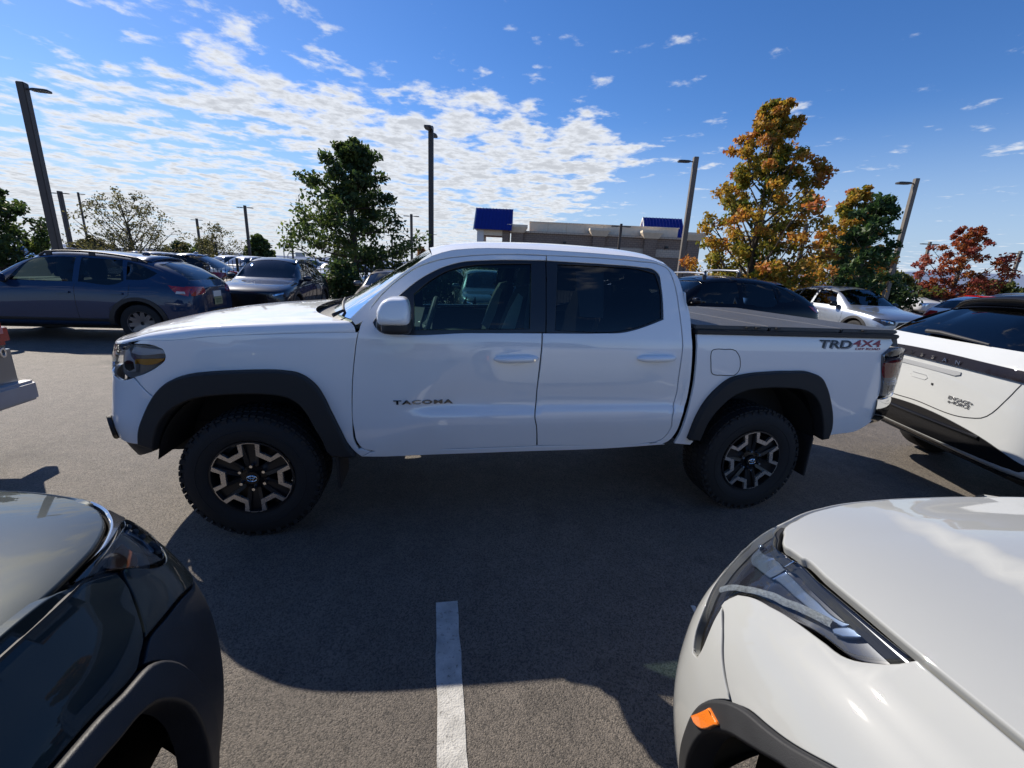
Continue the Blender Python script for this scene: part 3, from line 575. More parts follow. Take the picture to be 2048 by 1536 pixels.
# doors with trim, glass and handles
M_TRIM = mat('window_trim', (.012, .012, .014), .35, coat=.4)
def handle(S, uv, parent, lock):
    uv = np.array(uv); c = uv.mean(0); L = uv[:, 0].max() - uv[:, 0].min(); h_ = .027
    cup = panel('handle_cup', tside_off(.0005), [(c[0]-.06,c[1]+.005),(c[0]-.04,c[1]+.035),(c[0],c[1]+.045),(c[0]+.04,c[1]+.036),(c[0]+.06,c[1]+.005),(c[0]+.05,c[1]-.03),(c[0],c[1]-.045),(c[0]-.05,c[1]-.03)], M_WHITE, parent, step=.02, thick=.004, edge=.002)
    bm = bmesh.new(); n = 22; pts = []; rad = []
    for k in range(n + 1):
        s = k / n * 2 - 1; p = S(np.array([c[0] + s * L / 2, c[1] + .004 * s])); out = .030 * (1 - abs(s) ** 4) + .002; pts.append((p[0], p[1] - out, p[2])); rad.append(.021 * max(.35, (1 - abs(s) ** 5) ** .5))
    tube(bm, pts, rad, 12)
    for vv in bm.verts:
        pass
    ob = bm_obj('handle', bm, M_WHITE, parent)
    if lock:
        bm = bmesh.new(); p = S(np.array([c[0] + L * .40, c[1]])); bmesh.ops.create_cone(bm, cap_ends=True, segments=16, radius1=.007, radius2=.007, depth=.006, matrix=Matrix.Translation((p[0], p[1] - .040, p[2])) @ Matrix.Rotation(R(90), 4, 'X')); bm_obj('lock', bm, M_CHROME, ob)
def ring(outl, inn): return panel
for nm, tn, gn, gm, hn in (('door_f', 'trim_f', 'glass_f', M_GLASS_F, 'handle_f'), ('door_r', 'trim_r', 'glass_r', M_GLASS_D, 'handle_r')):
    d = panel('door', t_side, T[nm], M_WHITE, truck, step=.05, es=.016); d2 = mirror_copy(d, truck, YC)
    w = panel('window_trim', tside_off(-.003), T[tn], M_TRIM, d, holes=[T[gn]], step=.05, es=.02, thick=.03); mirror_copy(w, d2, YC)
    g_ = panel('window', tside_off(-.010), [tuple(q) for q in T[gn]], gm, d, step=.08, es=.03, thick=.001); mirror_copy(g_, d2, YC)
    handle(t_side, T[hn], d, hn == 'handle_f')
    if nm == 'door_f': door_near = d
    else: door_rear = d
# paper sheet taped inside the rear side window
panel('window_sheet', tside_off(-.018), [(1.905,1.36),(1.89,1.63),(2.075,1.628),(2.06,1.355)], M_STICKER, door_rear, step=.08, smooth=False, thick=.0015)
o = panel('rocker_panel', t_side, [(.60,.486),(.668,.516),(1.141,.519),(1.684,.525),(2.44,.525),(2.51,.533),(2.575,.512),(2.148,.492),(1.573,.487),(1.036,.482),(.682,.480)], M_WHITE, truck, step=.06); both(o)
# chrome word on the front door
t = text_mesh('TACOMA', .052, .002, mat('dark_chrome', (.16, .18, .22), .12, 1.), 'door_lettering', door_near, sx=1.62, bevel=.0008, spacing=1.2, bold=.0012)
xs = [v.co.x for v in t.data.vertices]; ys = [v.co.y for v in t.data.vertices]
for v in t.data.vertices:
    x = .967 + (v.co.x - (max(xs) + min(xs)) / 2) / (max(xs) - min(xs)) * .345; z = .832 + (v.co.y - (max(ys) + min(ys)) / 2) / (max(ys) - min(ys)) * .026; p = t_side(np.array([x, z])); v.co = (p[0], p[1] - .004 - v.co.z, p[2])
# bed sides, fuel door, decals
bed = panel('bed_side', t_side, [p for i, p in enumerate(T['bed']) if i != 15], M_WHITE, truck, step=.06, es=.018); both(bed)
panel('fuel_door', tside_off(.0012), T['fuel'], M_WHITE, bed, step=.03, thick=.004, edge=.003)
strip('fuel_door_gap', tside_off(.0004), T['fuel'], .006, M_SEAL, bed, off=0, closed=True)
M_DECK = mat('decal_black', (.02, .02, .024), .4); M_DECR = mat('decal_red', (.36, .03, .05), .4); M_DECG = mat('decal_grey', (.30, .31, .34), .4)
def decal(body, m, x0, x1, z0, z1, name, dy=0., shear=0., sp=1.):
    t = text_mesh(body, .06, .0003, m, name, bed, shear=shear, bold=.0012, spacing=sp); xs = [v.co.x for v in t.data.vertices]; ys = [v.co.y for v in t.data.vertices]
    cx_, cy_ = (max(xs) + min(xs)) / 2, (max(ys) + min(ys)) / 2
    for v in t.data.vertices:
        x = (x0 + x1) / 2 + (v.co.x - cx_) / (max(xs) - min(xs)) * (x1 - x0); z = (z0 + z1) / 2 + (v.co.y - cy_) / (max(ys) - min(ys)) * (z1 - z0); p = t_side(np.array([x, z])); v.co = (p[0], p[1] - .0015 - dy + v.co.z, p[2])
decal('TRD', M_DECK, 3.600, 3.862, 1.197, 1.250, 'bed_lettering', .0006, .15)
decal('TRD', M_DECG, 3.612, 3.872, 1.190, 1.243, 'bed_lettering_shadow', 0, .15)
decal('4X4', M_DECR, 3.872, 4.112, 1.208, 1.254, 'bed_lettering', .0006, .12)
decal('OFF ROAD', M_DECR, 3.895, 4.110, 1.186, 1.201, 'bed_lettering', .0006, .15)
# flares
for nm in ('flare_f', 'flare_r'):
    o = panel('fender_flare', tside_off(.045), T[nm], M_FLARE, truck, step=.03, es=.015, thick=.10, edge=.012); both(o)
# bed rails, folding cover in panels, tailgate
for y in (.10, 2 * YC - .10): box_obj('bed_rail', (3.45, y, 1.283), (1.56, .075, .028), M_PLASTIC, truck, .006)
hx = [2.665, 3.215, 3.775, 4.25]
M_VINYL = mat('bed_cover_vinyl', (.065, .066, .068), .48, noise=(6, .12, 6), bump=(350, .25))
cover = empty('bed_cover'); cover.parent = truck
for a, b in zip(hx, hx[1:]):
    bm = bmesh.new(); box(bm, ((a + b) / 2, YC, 1.312), (b - a - .012, 1.72, .028), bevel=.007); bm_obj('cover_panel', bm, M_VINYL, cover)
for x in hx[1:-1]: box_obj('cover_hinge', (x, YC, 1.323), (.028, 1.71, .010), mat('hinge_strip', (.14, .14, .145), .4), cover, .003)
for x in (3.05, 3.12, 3.27, 3.95): box_obj('cover_clip', (x, .085, 1.318), (.035, .02, .012), M_PLASTIC, cover, .003)
tg = []
for z, x in ((.62, 4.33), (.8, 4.375), (1.0, 4.385), (1.2, 4.36), (1.27, 4.33), (1.30, 4.28)): tg.append([(x - (.05 if abs(y - YC) > .8 else 0), y, z) for y in (.16, .22, .6, YC, 1.31, 1.69, 1.75)])
grid_obj('tailgate', np.array(tg), M_WHITE, truck, flip=False)
tl = [(4.137,1.153),(4.18,1.184),(4.225,1.202),(4.33,1.20),(4.42,1.17),(4.44,1.0),(4.43,.86),(4.302,.842),(4.215,.852),(4.189,.988),(4.163,1.074)]
for side in (0, 1):
    H = panel('tail_light', tside_off(.0), tl, mat('tail_housing', (.38, .38, .40), .2, .6), truck, step=.035, thick=.03)
    ps = [H, panel('red_lens', tside_off(.006), [(4.165,1.09),(4.23,1.11),(4.42,1.12),(4.43,1.0),(4.33,.985),(4.20,.985),(4.178,1.03)], M_RED, H, step=.03), panel('clear_cap', tside_off(.006), [(4.15,1.155),(4.225,1.19),(4.40,1.165),(4.42,1.13),(4.23,1.12),(4.168,1.10)], M_REFL, H, step=.03),
          panel('reverse_lens', tside_off(.006), [(4.205,.965),(4.33,.97),(4.42,.97),(4.42,.88),(4.31,.862),(4.228,.868)], mat('smoke_lens', (.42, .42, .44), .15, .6, coat=1), H, step=.03),
          panel('lens', tside_off(.016), tl, M_LENS, H, step=.04, thick=.008)]
    for k in range(5): ps.append(strip('lens_rib', tside_off(.009), [(4.225, .885 + k * .017), (4.40, .89 + k * .017)], .006, M_REFL, H, off=.004))
    if side:
        for q in ps:
            for vv in q.data.vertices: vv.co.y = 2 * YC - vv.co.y
            q.data.flip_normals()
            if 'custom_normal' in q.data.attributes: q.data.attributes.remove(q.data.attributes['custom_normal'])
# rear bumper
bp = np.array([(4.20,.075),(4.28,.085),(4.36,.11),(4.44,.17),(4.49,.28),(4.51,.5),(4.515,YC)]); sec = [(.83,-.035),(.835,0),(.80,.012),(.72,.012),(.66,0),(.62,-.03),(.605,-.07)]
rows = []
for i, (x, y) in enumerate(bp):
    tn = bp[min(i + 1, 6)] - bp[max(i - 1, 0)]; tn /= np.linalg.norm(tn); nn = np.array([tn[1], -tn[0]])
    rows.append([(x + nn[0] * d, y + nn[1] * d, z + .04 * (1 if z < .7 else 0) * (1 - i / 6) * 0) for z, d in sec])
rows = rows + [[(x, 2 * YC - y, z) for x, y, z in q] for q in rows[-2::-1]]
o = grid_obj('rear_bumper', np.array(rows), M_CHROME, truck); md = o.modifiers.new('s', 'SUBSURF'); md.levels = 2; md.render_levels = 2
box_obj('bumper_step', (4.40, YC, .80), (.16, 1.5, .04), M_PLASTIC, truck, .01)
# mirror
def blob(name, c, s, m, parent, p=3., n=24, k=14, taper=None):
    v = []; f = []
    for i in range(k + 1):
        th = math.pi * i / k
        for j in range(n):
            ph = 2 * math.pi * j / n; x, y, z = math.sin(th) * math.cos(ph), math.sin(th) * math.sin(ph), math.cos(th)
            q = (abs(x) ** p + abs(y) ** p + abs(z) ** p) ** (-1 / p); x, y, z = x * q, y * q, z * q
            if taper: x, y, z = taper(x, y, z)
            v.append((c[0] + x * s[0], c[1] + y * s[1], c[2] + z * s[2]))
    for i in range(k):
        for j in range(n): f.append((i * n + j, i * n + (j + 1) % n, (i + 1) * n + (j + 1) % n, (i + 1) * n + j))
    return mesh_obj(name, v, f, m, parent)
for sg in (0, 1):
    fy = (lambda y: 2 * YC - y) if sg else (lambda y: y)
    mr = empty('side_mirror'); mr.parent = truck
    blob('mirror_cap', (.828, fy(-.10), 1.380), (.082, .118, .070), M_WHITE, mr, 5.5, 40, 24, taper=lambda x, y, z: (x * (1 - .22 * max(0, z)) + .06 * max(0, z), y * (1 - .10 * z), z - .28 * max(0, -x) ** 2 * max(0, z)))
    blob('mirror_base', (.838, fy(-.08), 1.300), (.076, .128, .038), M_PLASTIC, mr, 4.5)
    blob('mirror_foot', (.80, fy(.03), 1.285), (.085, .05, .05), M_TRIM, mr, 2.5)
    blob('mirror_glass', (.888, fy(-.105), 1.37), (.010, .085, .05), M_CHROME, mr, 4)
# cabin
cab = empty('cabin'); cab.parent = truck
bm = bmesh.new(); box(bm, (1.6, YC, .74), (1.95, 1.62, .44), bevel=.03); bm_obj('cabin_tub', bm, M_DARK, cab)
for y in (.13, 2 * YC - .13): box_obj('door_card', (1.62, y, .98), (1.88, .05, .50), M_CABIN, cab, .02)
bm = bmesh.new(); box(bm, (.80, YC, 1.10), (.42, 1.52, .30), bevel=.07); bm_obj('dashboard', bm, M_CABIN, cab)
def seat(x, y, w, light=True):
    s = empty('seat'); s.parent = cab
    def cush(n, pts, wd, m):
        P = []
        for (cx_, cz_, hx_, a) in pts:
            rowp = []
            for k in range(13):
                t = k / 12 * 2 - 1; d = math.cos(t * math.pi / 2) ** .35 if abs(t) < 1 else 0
                rowp.append((t, d))
            P.append((cx_, cz_, hx_, a, rowp))
        bmx = bmesh.new(); rings = []
        for cx_, cz_, hx_, a, rowp in P:
            ring_ = []
            for j in range(20):
                ph = 2 * math.pi * j / 20; cu, su = math.cos(ph), math.sin(ph); q = (abs(cu) ** 3 + abs(su) ** 3) ** (-1 / 3)
                lx = cu * q * hx_; ly = su * q * wd
                if m is not M_SEATLIGHT: lx += .03 * (abs(su * q) ** 3) * (-1)
                ring_.append(bmx.verts.new((cx_ + lx * math.cos(a), y + ly, cz_ + lx * math.sin(a))))
            rings.append(ring_)
        for q, w_ in zip(rings, rings[1:]):
            for j in range(20): bmx.faces.new((q[j], q[(j + 1) % 20], w_[(j + 1) % 20], w_[j]))
        bmx.faces.new(rings[0][::-1]); bmx.faces.new(rings[-1]); return bm_obj(n, bmx, m, s, angle=60)
    cush('seat_back', [(x, .92, .07, .2), (x + .03, 1.05, .09, .2), (x + .08, 1.25, .085, .22), (x + .13, 1.42, .07, .25), (x + .155, 1.50, .035, .25)], w, M_SEAT)
    cush('seat_cushion', [(x - .22, .98, .26, 0), (x - .22, 1.02, .28, 0), (x - .22, 1.06, .22, 0)], w, M_SEAT)
    cush('headrest', [(x + .14, 1.53, .045, .2), (x + .15, 1.57, .055, .2), (x + .17, 1.65, .05, .2), (x + .175, 1.68, .02, .2)], .13, M_SEAT)
    if light:
        bmx = bmesh.new()
        v1 = [(x - .085, 1.16), (x - .01, 1.36), (x + .045, 1.47), (x + .07, 1.45), (x + .055, 1.36), (x + .03, 1.26), (x - .03, 1.12)]
        ring0 = [bmx.verts.new((a, y - w - .008, b)) for a, b in v1]; ring1 = [bmx.verts.new((a, y - w + .03, b)) for a, b in v1]; bmx.faces.new(ring0)
        for j in range(len(v1)): bmx.faces.new((ring0[j], ring0[(j + 1) % 7], ring1[(j + 1) % 7], ring1[j]))
        bm_obj('seat_bolster', bmx, M_SEATLIGHT, s, False)
    return s
seat(1.50, .50, .25); seat(1.50, 1.41, .25); seat(2.28, .50, .30, False); seat(2.28, 1.41, .30, False)
bm = bmesh.new()
tube(bm, [(.985 + .055 * math.sin(a) , .50 + .185 * math.cos(a), 1.23 + .175 * math.sin(a)) for a in np.linspace(0, 2 * math.pi, 33)], .017, 8, False)
tube(bm, [(.985, .32, 1.23), (.95, .5, 1.215), (.985, .68, 1.23)], .022, 6); tube(bm, [(.95, .5, 1.22), (.80, .5, 1.14)], .04, 8); bm_obj('steering_wheel', bm, mat('wheel_leather', (.09, .10, .10), .4), cab)
bm = bmesh.new(); box(bm, (1.0, YC, 1.64), (.03, .25, .07), bevel=.02); bm_obj('inside_mirror', bm, M_CABIN, cab)
bm = bmesh.new(); tube(bm, [(1.62, .21, 1.55), (1.60, .20, 1.35), (1.58, .19, 1.1)], .018, 6); bm_obj('seat_belt', bm, mat('belt_web', (.10, .105, .11), .7), cab)
P = []
for x in np.linspace(1.05, 2.55, 9): P.append([(x, y, 1.70 - .09 * ((y - YC) / .72) ** 4) for y in np.linspace(YC - .70, YC + .70, 11)])
grid_obj('headliner', np.array(P), mat('headliner_cloth', (.12, .12, .12), .9), cab, flip=True)
# underbody, arch liners, mudflaps
bm = bmesh.new(); box(bm, (1.75, YC, .50), (4.9, 1.0, .22), bevel=.02); box(bm, (1.55, YC, .56), (1.9, 1.66, .14)); box(bm, (3.5, YC, .80), (1.6, 1.2, .60)); box(bm, (-.25, YC, .8), (1.15, .9, .5)); box(bm, (3.236, YC, .39), (.16, 1.5, .16)); box(bm, (0, YC, .39), (.14, 1.5, .14)); box(bm, (1.0, YC, .40), (.9, .7, .2)); bm_obj('underbody', bm, M_UNDER, truck, False)
for xc in (0.03, 3.236):
    for y0, y1 in ((.08, .46), (2 * YC - .08, 2 * YC - .46)):
        bm = bmesh.new(); lathe(bm, [(.52, y0), (.52, y1), (.05, y1)], 24, 'y', (xc, 0, .42), a0=.15, a1=math.pi - .15); bm_obj('arch_liner', bm, M_UNDER, truck)
for x, s in ((3.70, 1), (.47, .7)):
    for y in (.17, 2 * YC - .17):
        bm = bmesh.new(); box(bm, (x, y, .40), (.018, .26, .30 * s), bevel=.004); o = bm_obj('mud_flap', bm, M_PLASTIC, truck)
# wheels
def truck_wheel(x, near, rot):
    sg = -1 if near else 1; yo = .035 if near else 2 * YC - .035     # outer face
    w = empty('wheel'); w.parent = truck; w.location = (x, yo, .385)
    bm = bmesh.new(); d = -sg                                         # inward direction
    prof = [(.222,.035),(.228,.012),(.245,.004),(.27,-.004),(.31,-.004),(.345,.004),(.365,.018),(.375,.035),(.378,.06),(.378,.20),(.372,.235),(.34,.255),(.26,.262),(.225,.24)]
    lathe(bm, [(r, d * t) for r, t in prof], 72, 'y')
    n = 64
    for k in range(n):                                                # tread blocks
        a = 2 * math.pi * k / n
        for (t0, t1, da) in ((.012, .06, 0), (.075, .125, .5), (.14, .19, 0), (.20, .245, .5)):
            aa = a + da * 2 * math.pi / n; Mx = Matrix.Rotation(-aa, 4, 'Y') @ Matrix.Translation((.379 if t0 > .02 else .374, d * (t0 + t1) / 2, 0)) @ Matrix.Diagonal((.011, t1 - t0, .027, 1))
            bmesh.ops.create_cube(bm, size=1, matrix=Mx)
    for k in range(40):                                               # shoulder lugs
        a = 2 * math.pi * k / 40; bmesh.ops.create_cube(bm, size=1, matrix=Matrix.Rotation(-a, 4, 'Y') @ Matrix.Translation((.356, d * .009, 0)) @ Matrix.Diagonal((.024, .010, .018 if k % 2 else .03, 1)))
    tube(bm, [(.292 * math.cos(a), d * -.004, .292 * math.sin(a)) for a in np.linspace(0, 2 * math.pi, 65)], .003, 5, False)
    bm_obj('tyre', bm, M_RUBBER, w)
    bm = bmesh.new(); lathe(bm, [(.226, d * .005), (.216, d * .004), (.212, d * .03), (.20, d * .08), (.19, d * .22)], 64, 'y'); lathe(bm, [(.19, d * .10), (.0, d * .11)], 48, 'y'); rim = bm_obj('rim', bm, M_DARKALLOY, w)
    f = lambda r, a, t: (r * math.cos(a), d * t, r * math.sin(a))
    for k in range(6):                                                # six dark spokes with a centre pocket
        a = R(90 + 60 * k + rot); bm = bmesh.new(); ux, uz = math.cos(a), math.sin(a); vx, vz = -uz, ux
        def P_(rr, ww, t): return (ux * rr + vx * ww, d * t, uz * rr + vz * ww)
        for sgn_ in (-1, 1):
            q = [bm.verts.new(P_(*z)) for z in ((.055, sgn_ * .010, .030), (.14, sgn_ * .022, .020), (.212, sgn_ * .033, .010), (.212, sgn_ * .052, .006), (.145, sgn_ * .045, .012), (.07, sgn_ * .034, .022))]
            b_ = [bm.verts.new((v.co.x, v.co.y + d * .05, v.co.z)) for v in q]; bm.faces.new(q if sgn_ > 0 else q[::-1])
            for j in range(6): bm.faces.new((q[j], q[(j + 1) % 6], b_[(j + 1) % 6], b_[j]))
        q = [bm.verts.new(P_(*z)) for z in ((.055, -.012, .032), (.212, -.034, .030), (.212, .034, .030), (.055, .012, .032))]; bm.faces.new(q)
        bm_obj('spoke', bm, M_DARKALLOY, rim, False)
        # machined bracket between this spoke and the next
        bm = bmesh.new(); b = a + R(60); w0, w1 = .034, .058
        def pol(aa, rr, ww): return (math.cos(aa) * rr - math.sin(aa) * ww, math.sin(aa) * rr + math.cos(aa) * ww)
        ro = .2155; rin = .143
        outer_ = [pol(a, math.sqrt(ro**2 - w0**2), w0), pol(a, rin - .004, w0), pol(b, rin - .004, -w0), pol(b, math.sqrt(ro**2 - w0**2), -w0)]
        inner_ = [pol(b, math.sqrt(ro**2 - w1**2), -w1), pol(b, rin + .016, -w1 * .92), pol(a, rin + .016, w1 * .92), pol(a, math.sqrt(ro**2 - w1**2), w1)]
        lp = outer_ + inner_; q = [bm.verts.new((x_, d * .002, z_)) for x_, z_ in lp]; g2 = [bm.verts.new((x_, d * .022, z_)) for x_, z_ in lp]
        for i_, j_, k_, l_ in ((0, 1, 6, 7), (1, 2, 5, 6), (2, 3, 4, 5)): bm.faces.new((q[i_], q[j_], q[k_], q[l_]))
        for j in range(8): bm.faces.new((q[j], q[(j + 1) % 8], g2[(j + 1) % 8], g2[j]))
        bm_obj('machined_face', bm, M_ALU, rim, False)
    bm = bmesh.new()
    for k in range(6):                                                # thin bright rim segments at the spoke ends
        a = R(90 + 60 * k + rot); da = .16
        for s in range(6):
            a0_, a1_ = a - da + 2 * da * s / 6, a - da + 2 * da * (s + 1) / 6; q = [bm.verts.new(f(*z)) for z in ((.2135, a0_, .0015), (.2175, a0_, .0015), (.2175, a1_, .0015), (.2135, a1_, .0015))]; bm.faces.new(q)
    bm_obj('rim_edge', bm, M_ALU, rim, False)
    bm = bmesh.new(); lathe(bm, [(.075, d * .045), (.07, d * .028), (.042, d * .022), (.038, d * .004), (.0, d * .002)], 32, 'y'); bm_obj('hub_cap', bm, M_GLOSSBLACK, rim)
    for k in range(6):
        a = R(60 * k + 30 + rot) ; bm = bmesh.new(); bmesh.ops.create_cone(bm, cap_ends=True, segments=6, radius1=.0105, radius2=.009, depth=.022, matrix=Matrix.Translation((.072 * math.cos(a), d * .014, .072 * math.sin(a))) @ Matrix.Rotation(R(90) * (1 if near else -1), 4, 'X')); bm_obj('lug_nut', bm, M_CHROME, rim, False)
    bm = bmesh.new()
    for (ea, eb, cz) in ((.027, .018, 0), (.008, .017, .001), (.018, .007, .008)): tube(bm, [(ea * math.cos(q), d * -.001, cz + eb * math.sin(q)) for q in np.linspace(0, 2 * math.pi, 33)], .0018, 5, False)
    bm_obj('hub_emblem', bm, M_CHROME, rim)
    return w
truck_wheel(0, True, 0); truck_wheel(3.236, True, 10); truck_wheel(0, False, 0); truck_wheel(3.236, False, 0)

# ---------------------------------------------------------------- the two cars nosed in on either side of the camera
def simple_wheel(parent, loc, r=.36, wd=.22, out=1, axis='x', spokes=5, m_rim=None, nm='wheel'):
    """tyre, rim and spokes; axis is the axle direction, out = +1/-1 the side that shows"""
    w = empty(nm); w.parent = parent; w.location = loc
    bm = bmesh.new(); d = -out
    lathe(bm, [(q * r, d * t * wd) for q, t in ((.64, .12), (.66, .02), (.75, 0), (.9, .0), (.97, .05), (1, .15), (1, .85), (.97, .95), (.9, 1), (.7, 1))], 40, axis); bm_obj('tyre', bm, M_RUBBER, w)
    bm = bmesh.new(); lathe(bm, [(r * .65, d * .01), (r * .63, d * .012), (r * .61, d * .05), (r * .58, d * wd * .8)], 40, axis); lathe(bm, [(r * .58, d * .09), (0, d * .10)], 32, axis); rim = bm_obj('rim', bm, m_rim or M_DARKALLOY, w)
    for k in range(spokes):
        a = 2 * math.pi * (k + .25) / spokes; bm = bmesh.new(); ux, uz = math.cos(a), math.sin(a); vx, vz = -uz, ux; q = []
        for rr, ww, t in ((.10, -.14, .045), (.60, -.09, .02), (.60, .09, .02), (.10, .14, .045)):
            x, z = (ux * rr + vx * ww) * r, (uz * rr + vz * ww) * r; q.append((x, d * t, z) if axis == 'y' else (d * t, x, z))
        off = Vector((0, d * .03, 0) if axis == 'y' else (d * .03, 0, 0)); a_ = [bm.verts.new(p) for p in q]; b_ = [bm.verts.new(Vector(p) + off) for p in q]; bm.faces.new(a_)
        for j in range(4): bm.faces.new((a_[j], a_[(j + 1) % 4], b_[(j + 1) % 4], b_[j]))
        bm_obj('spoke', bm, m_rim or M_ALU, rim, False)
    return w
def cut(o, sgn_x, xc):
    me = o.data.copy()
    for v in me.vertices: v.co.x = 2 * xc - v.co.x
    me.flip_normals()
    if 'custom_normal' in me.attributes: me.attributes.remove(me.attributes['custom_normal'])
    return link(bpy.data.objects.new(o.name.split('.')[0], me), o.parent)
def rest_of_body(root, xc, hw, m, d0=1.72, d1=4.8, zb=1.0, zr=1.66, sgx=1):
    """the cabin and rear, behind the camera"""
    P = []
    for d, ins, zl, zh in ((d0 - .06, .0, .25, zb + .03), (2.2, -.0, .25, zb + .05), (3.4, 0, .25, zb + .08), (4.3, .01, .28, zb + .10), (4.65, .05, .32, zb + .08), (d1, .16, .4, zb)):
        w = hw - ins; ring_ = [(w - .08, zl), (w - .01, zl + .2), (w, (zl + zh) / 2), (w - .02, zh - .12), (w - .14, zh), (w - .4, zh + .02)]
        P.append([(xc - x, -d, z) for x, z in ring_] + [(xc + x, -d, z) for x, z in ring_[::-1]])
    grid_obj('rear_body', np.array(P), m, root); P = []
    for d, w, zl, zh in ((1.15, hw - .22, zb + .04, zb + .06), (1.5, hw - .24, zb + .05, zb + .30), (1.95, hw - .30, zb + .05, zr - .06), (2.5, hw - .33, zb + .06, zr), (3.6, hw - .34, zb + .08, zr - .01), (4.25, hw - .36, zb + .1, zr - .1), (4.7, hw - .3, zb + .05, zb + .12)):
        ring_ = [(hw - .13 if d > 1.3 else w, zl), ((hw - .13 + w) / 2, (zl + zh) / 2), (w, zh - .05), (w - .12, zh), (w - .4, zh + .01)]
        P.append([(xc - x, -d, z) for x, z in ring_] + [(xc + x, -d, z) for x, z in ring_[::-1]])
    grid_obj('cabin_glass', np.array(P), mat('cabin_dark_glass', (.01, .012, .014), .05, coat=1), root)
    P2 = [[(xc + x, -d, z + .012 - .03 * abs(x / (hw - .4)) ** 3) for x in np.linspace(-(hw - .37), hw - .37, 9)] for d, z in ((2.0, zr - .05), (2.5, zr), (3.0, zr + .008), (3.6, zr), (4.2, zr - .08))]
    grid_obj('roof', np.array(P2), m, root)
def inward(g, k):
    t = np.gradient(g, axis=0); t /= np.linalg.norm(t, axis=1, keepdims=True); n = np.stack([t[:, 1], -t[:, 0]], 1); n = np.where((n.sum(1) < 0)[:, None], -n, n); return [tuple(p) for p in g + n * k]
# ---- white car on the right
WX, WY, WA = 1.622, -1.39, R(5)
whitecar = empty('parked_car', tw(WX, WY), TRA - WA, 'pearl white car at lower right with slim swept headlight and orange side marker', 'car')
M_PEARL = paint('pearl_white_paint', (.365, .37, .355), .0, .32)
def S_w(uv):
    r = w_band(uv); return np.stack([r[..., 0], -r[..., 1], r[..., 2]], -1)
def offs(S, d, sgn=1.):
    return lambda uv: S(np.asarray(uv, float)) + snormal(S, np.asarray(uv, float), sgn) * d
WC = .97
def S_wh(uv):
    uv = np.asarray(uv, float); s = np.where(uv[..., 0] > WC, 2 * WC - uv[..., 0], uv[..., 0]); return np.stack([uv[..., 0], -uv[..., 1], w_hood(s, uv[..., 1])], -1)
whl = [(.80,.968),(.873,.972),(1.05,.975),(1.217,.976),(1.342,.977),(1.402,.978),(1.397,.973),(1.374,.962),(1.354,.955),(1.334,.951),(1.307,.949),(1.283,.947),(1.249,.944),(1.199,.938),(1.157,.931),(1.117,.921),(1.083,.908),(1.077,.893),(1.084,.874),(1.098,.854),(1.116,.827),(1.13,.789),(1.131,.775),(1.116,.768),(1.09,.787),(1.05,.83),(.97,.865),(.88,.905),(.82,.945)]
wfo = [(1.185,.20),(1.185,.45)] + T['w_fl_out'] + [(1.55,.888),(1.7,.888),(1.85,.855),(1.98,.77),(2.08,.62),(2.12,.45),(2.12,.20)]
wfi = [(1.235,.20),(1.23,.5)] + T['w_fl_in'] + [(1.5,.838),(1.65,.842),(1.82,.80),(1.95,.70),(2.02,.58),(2.05,.45),(2.05,.20)]
sm = T['w_seam']
fen = [(1.10,.8715)] + [(a + .004, b) for a, b in sm[1:]] + [p for p in wfo if p[0] > 1.30] + [(2.5,.20),(2.55,.6),(2.58,.978),(2.2,.978),(1.8,.978),(1.407,.979)] + [(a, b - .003) for a, b in whl[6:19]]
cut(panel('fender', S_w, fen, M_PEARL, whitecar, step=.022, es=.012), 1, WC)
bum = [(.05,.978),(.3,.978),(.6,.978),(.79,.972)] + [(.812,.942),(.873,.901),(.965,.860),(1.045,.825),(1.085,.783),(1.113,.762),(1.134,.770),(1.135,.79),(1.122,.828),(1.103,.855),(1.09,.873)] + [(a - .004, b) for a, b in sm[1:]] + [p for p in wfo if p[0] < 1.27 and p[0] > .1][::-1] + [(.9,.19),(.5,.19),(.05,.19)]
cut(panel('bumper', S_w, bum, M_PEARL, whitecar, step=.03, es=.012), 1, WC)
cut(panel('arch_cladding', offs(S_w, .012), wfo + wfi[::-1], M_FLARE, whitecar, step=.025, es=.015, thick=.06, edge=.008), 1, WC)
us_ = np.concatenate([np.linspace(.06, .6, 12), np.linspace(.65, 1.5, 40), np.linspace(1.55, 2.15, 10)]); gap = w_band(np.stack([us_, us_ * 0 + .98], -1))[:, :2]
left = inward(gap, .007); ol = left + [(2 * WC - s, d) for s, d in left[::-1]]
whood = panel('hood', S_wh, ol, M_PEARL, whitecar, step=.035, sgn=-1., smooth=False, thick=.02, edge=.006)
bm = bmesh.new(); q = w_band(np.stack([us_, us_ * 0 + .975], -1)); tube(bm, [(a + .004, -b - .004, c - .020) for a, b, c in q] , .010, 6); bm_obj('hood_gap', bm, M_SEAL, whitecar)
dq = np.array(T['w_hl_drl']); nd = len(dq); drl_c = np.array([(dq[k] + dq[nd - 1 - k]) / 2 for k in range(9)])
for _ in range(14): drl_c[1:-1] = (drl_c[:-2] + 2 * drl_c[1:-1] + drl_c[2:]) / 4
drl_c = [tuple(p) for p in drl_c]
M_HLD = mat('headlight_dark', (.020, .020, .028), .22, .2, coat=.6); M_DRL = mat('light_guide', (.40, .43, .46), .35, .2, noise=(160, .35), bump=(500, .9)); M_BLUEREF = mat('blue_reflector', (.20, .25, .34), .14, .7)
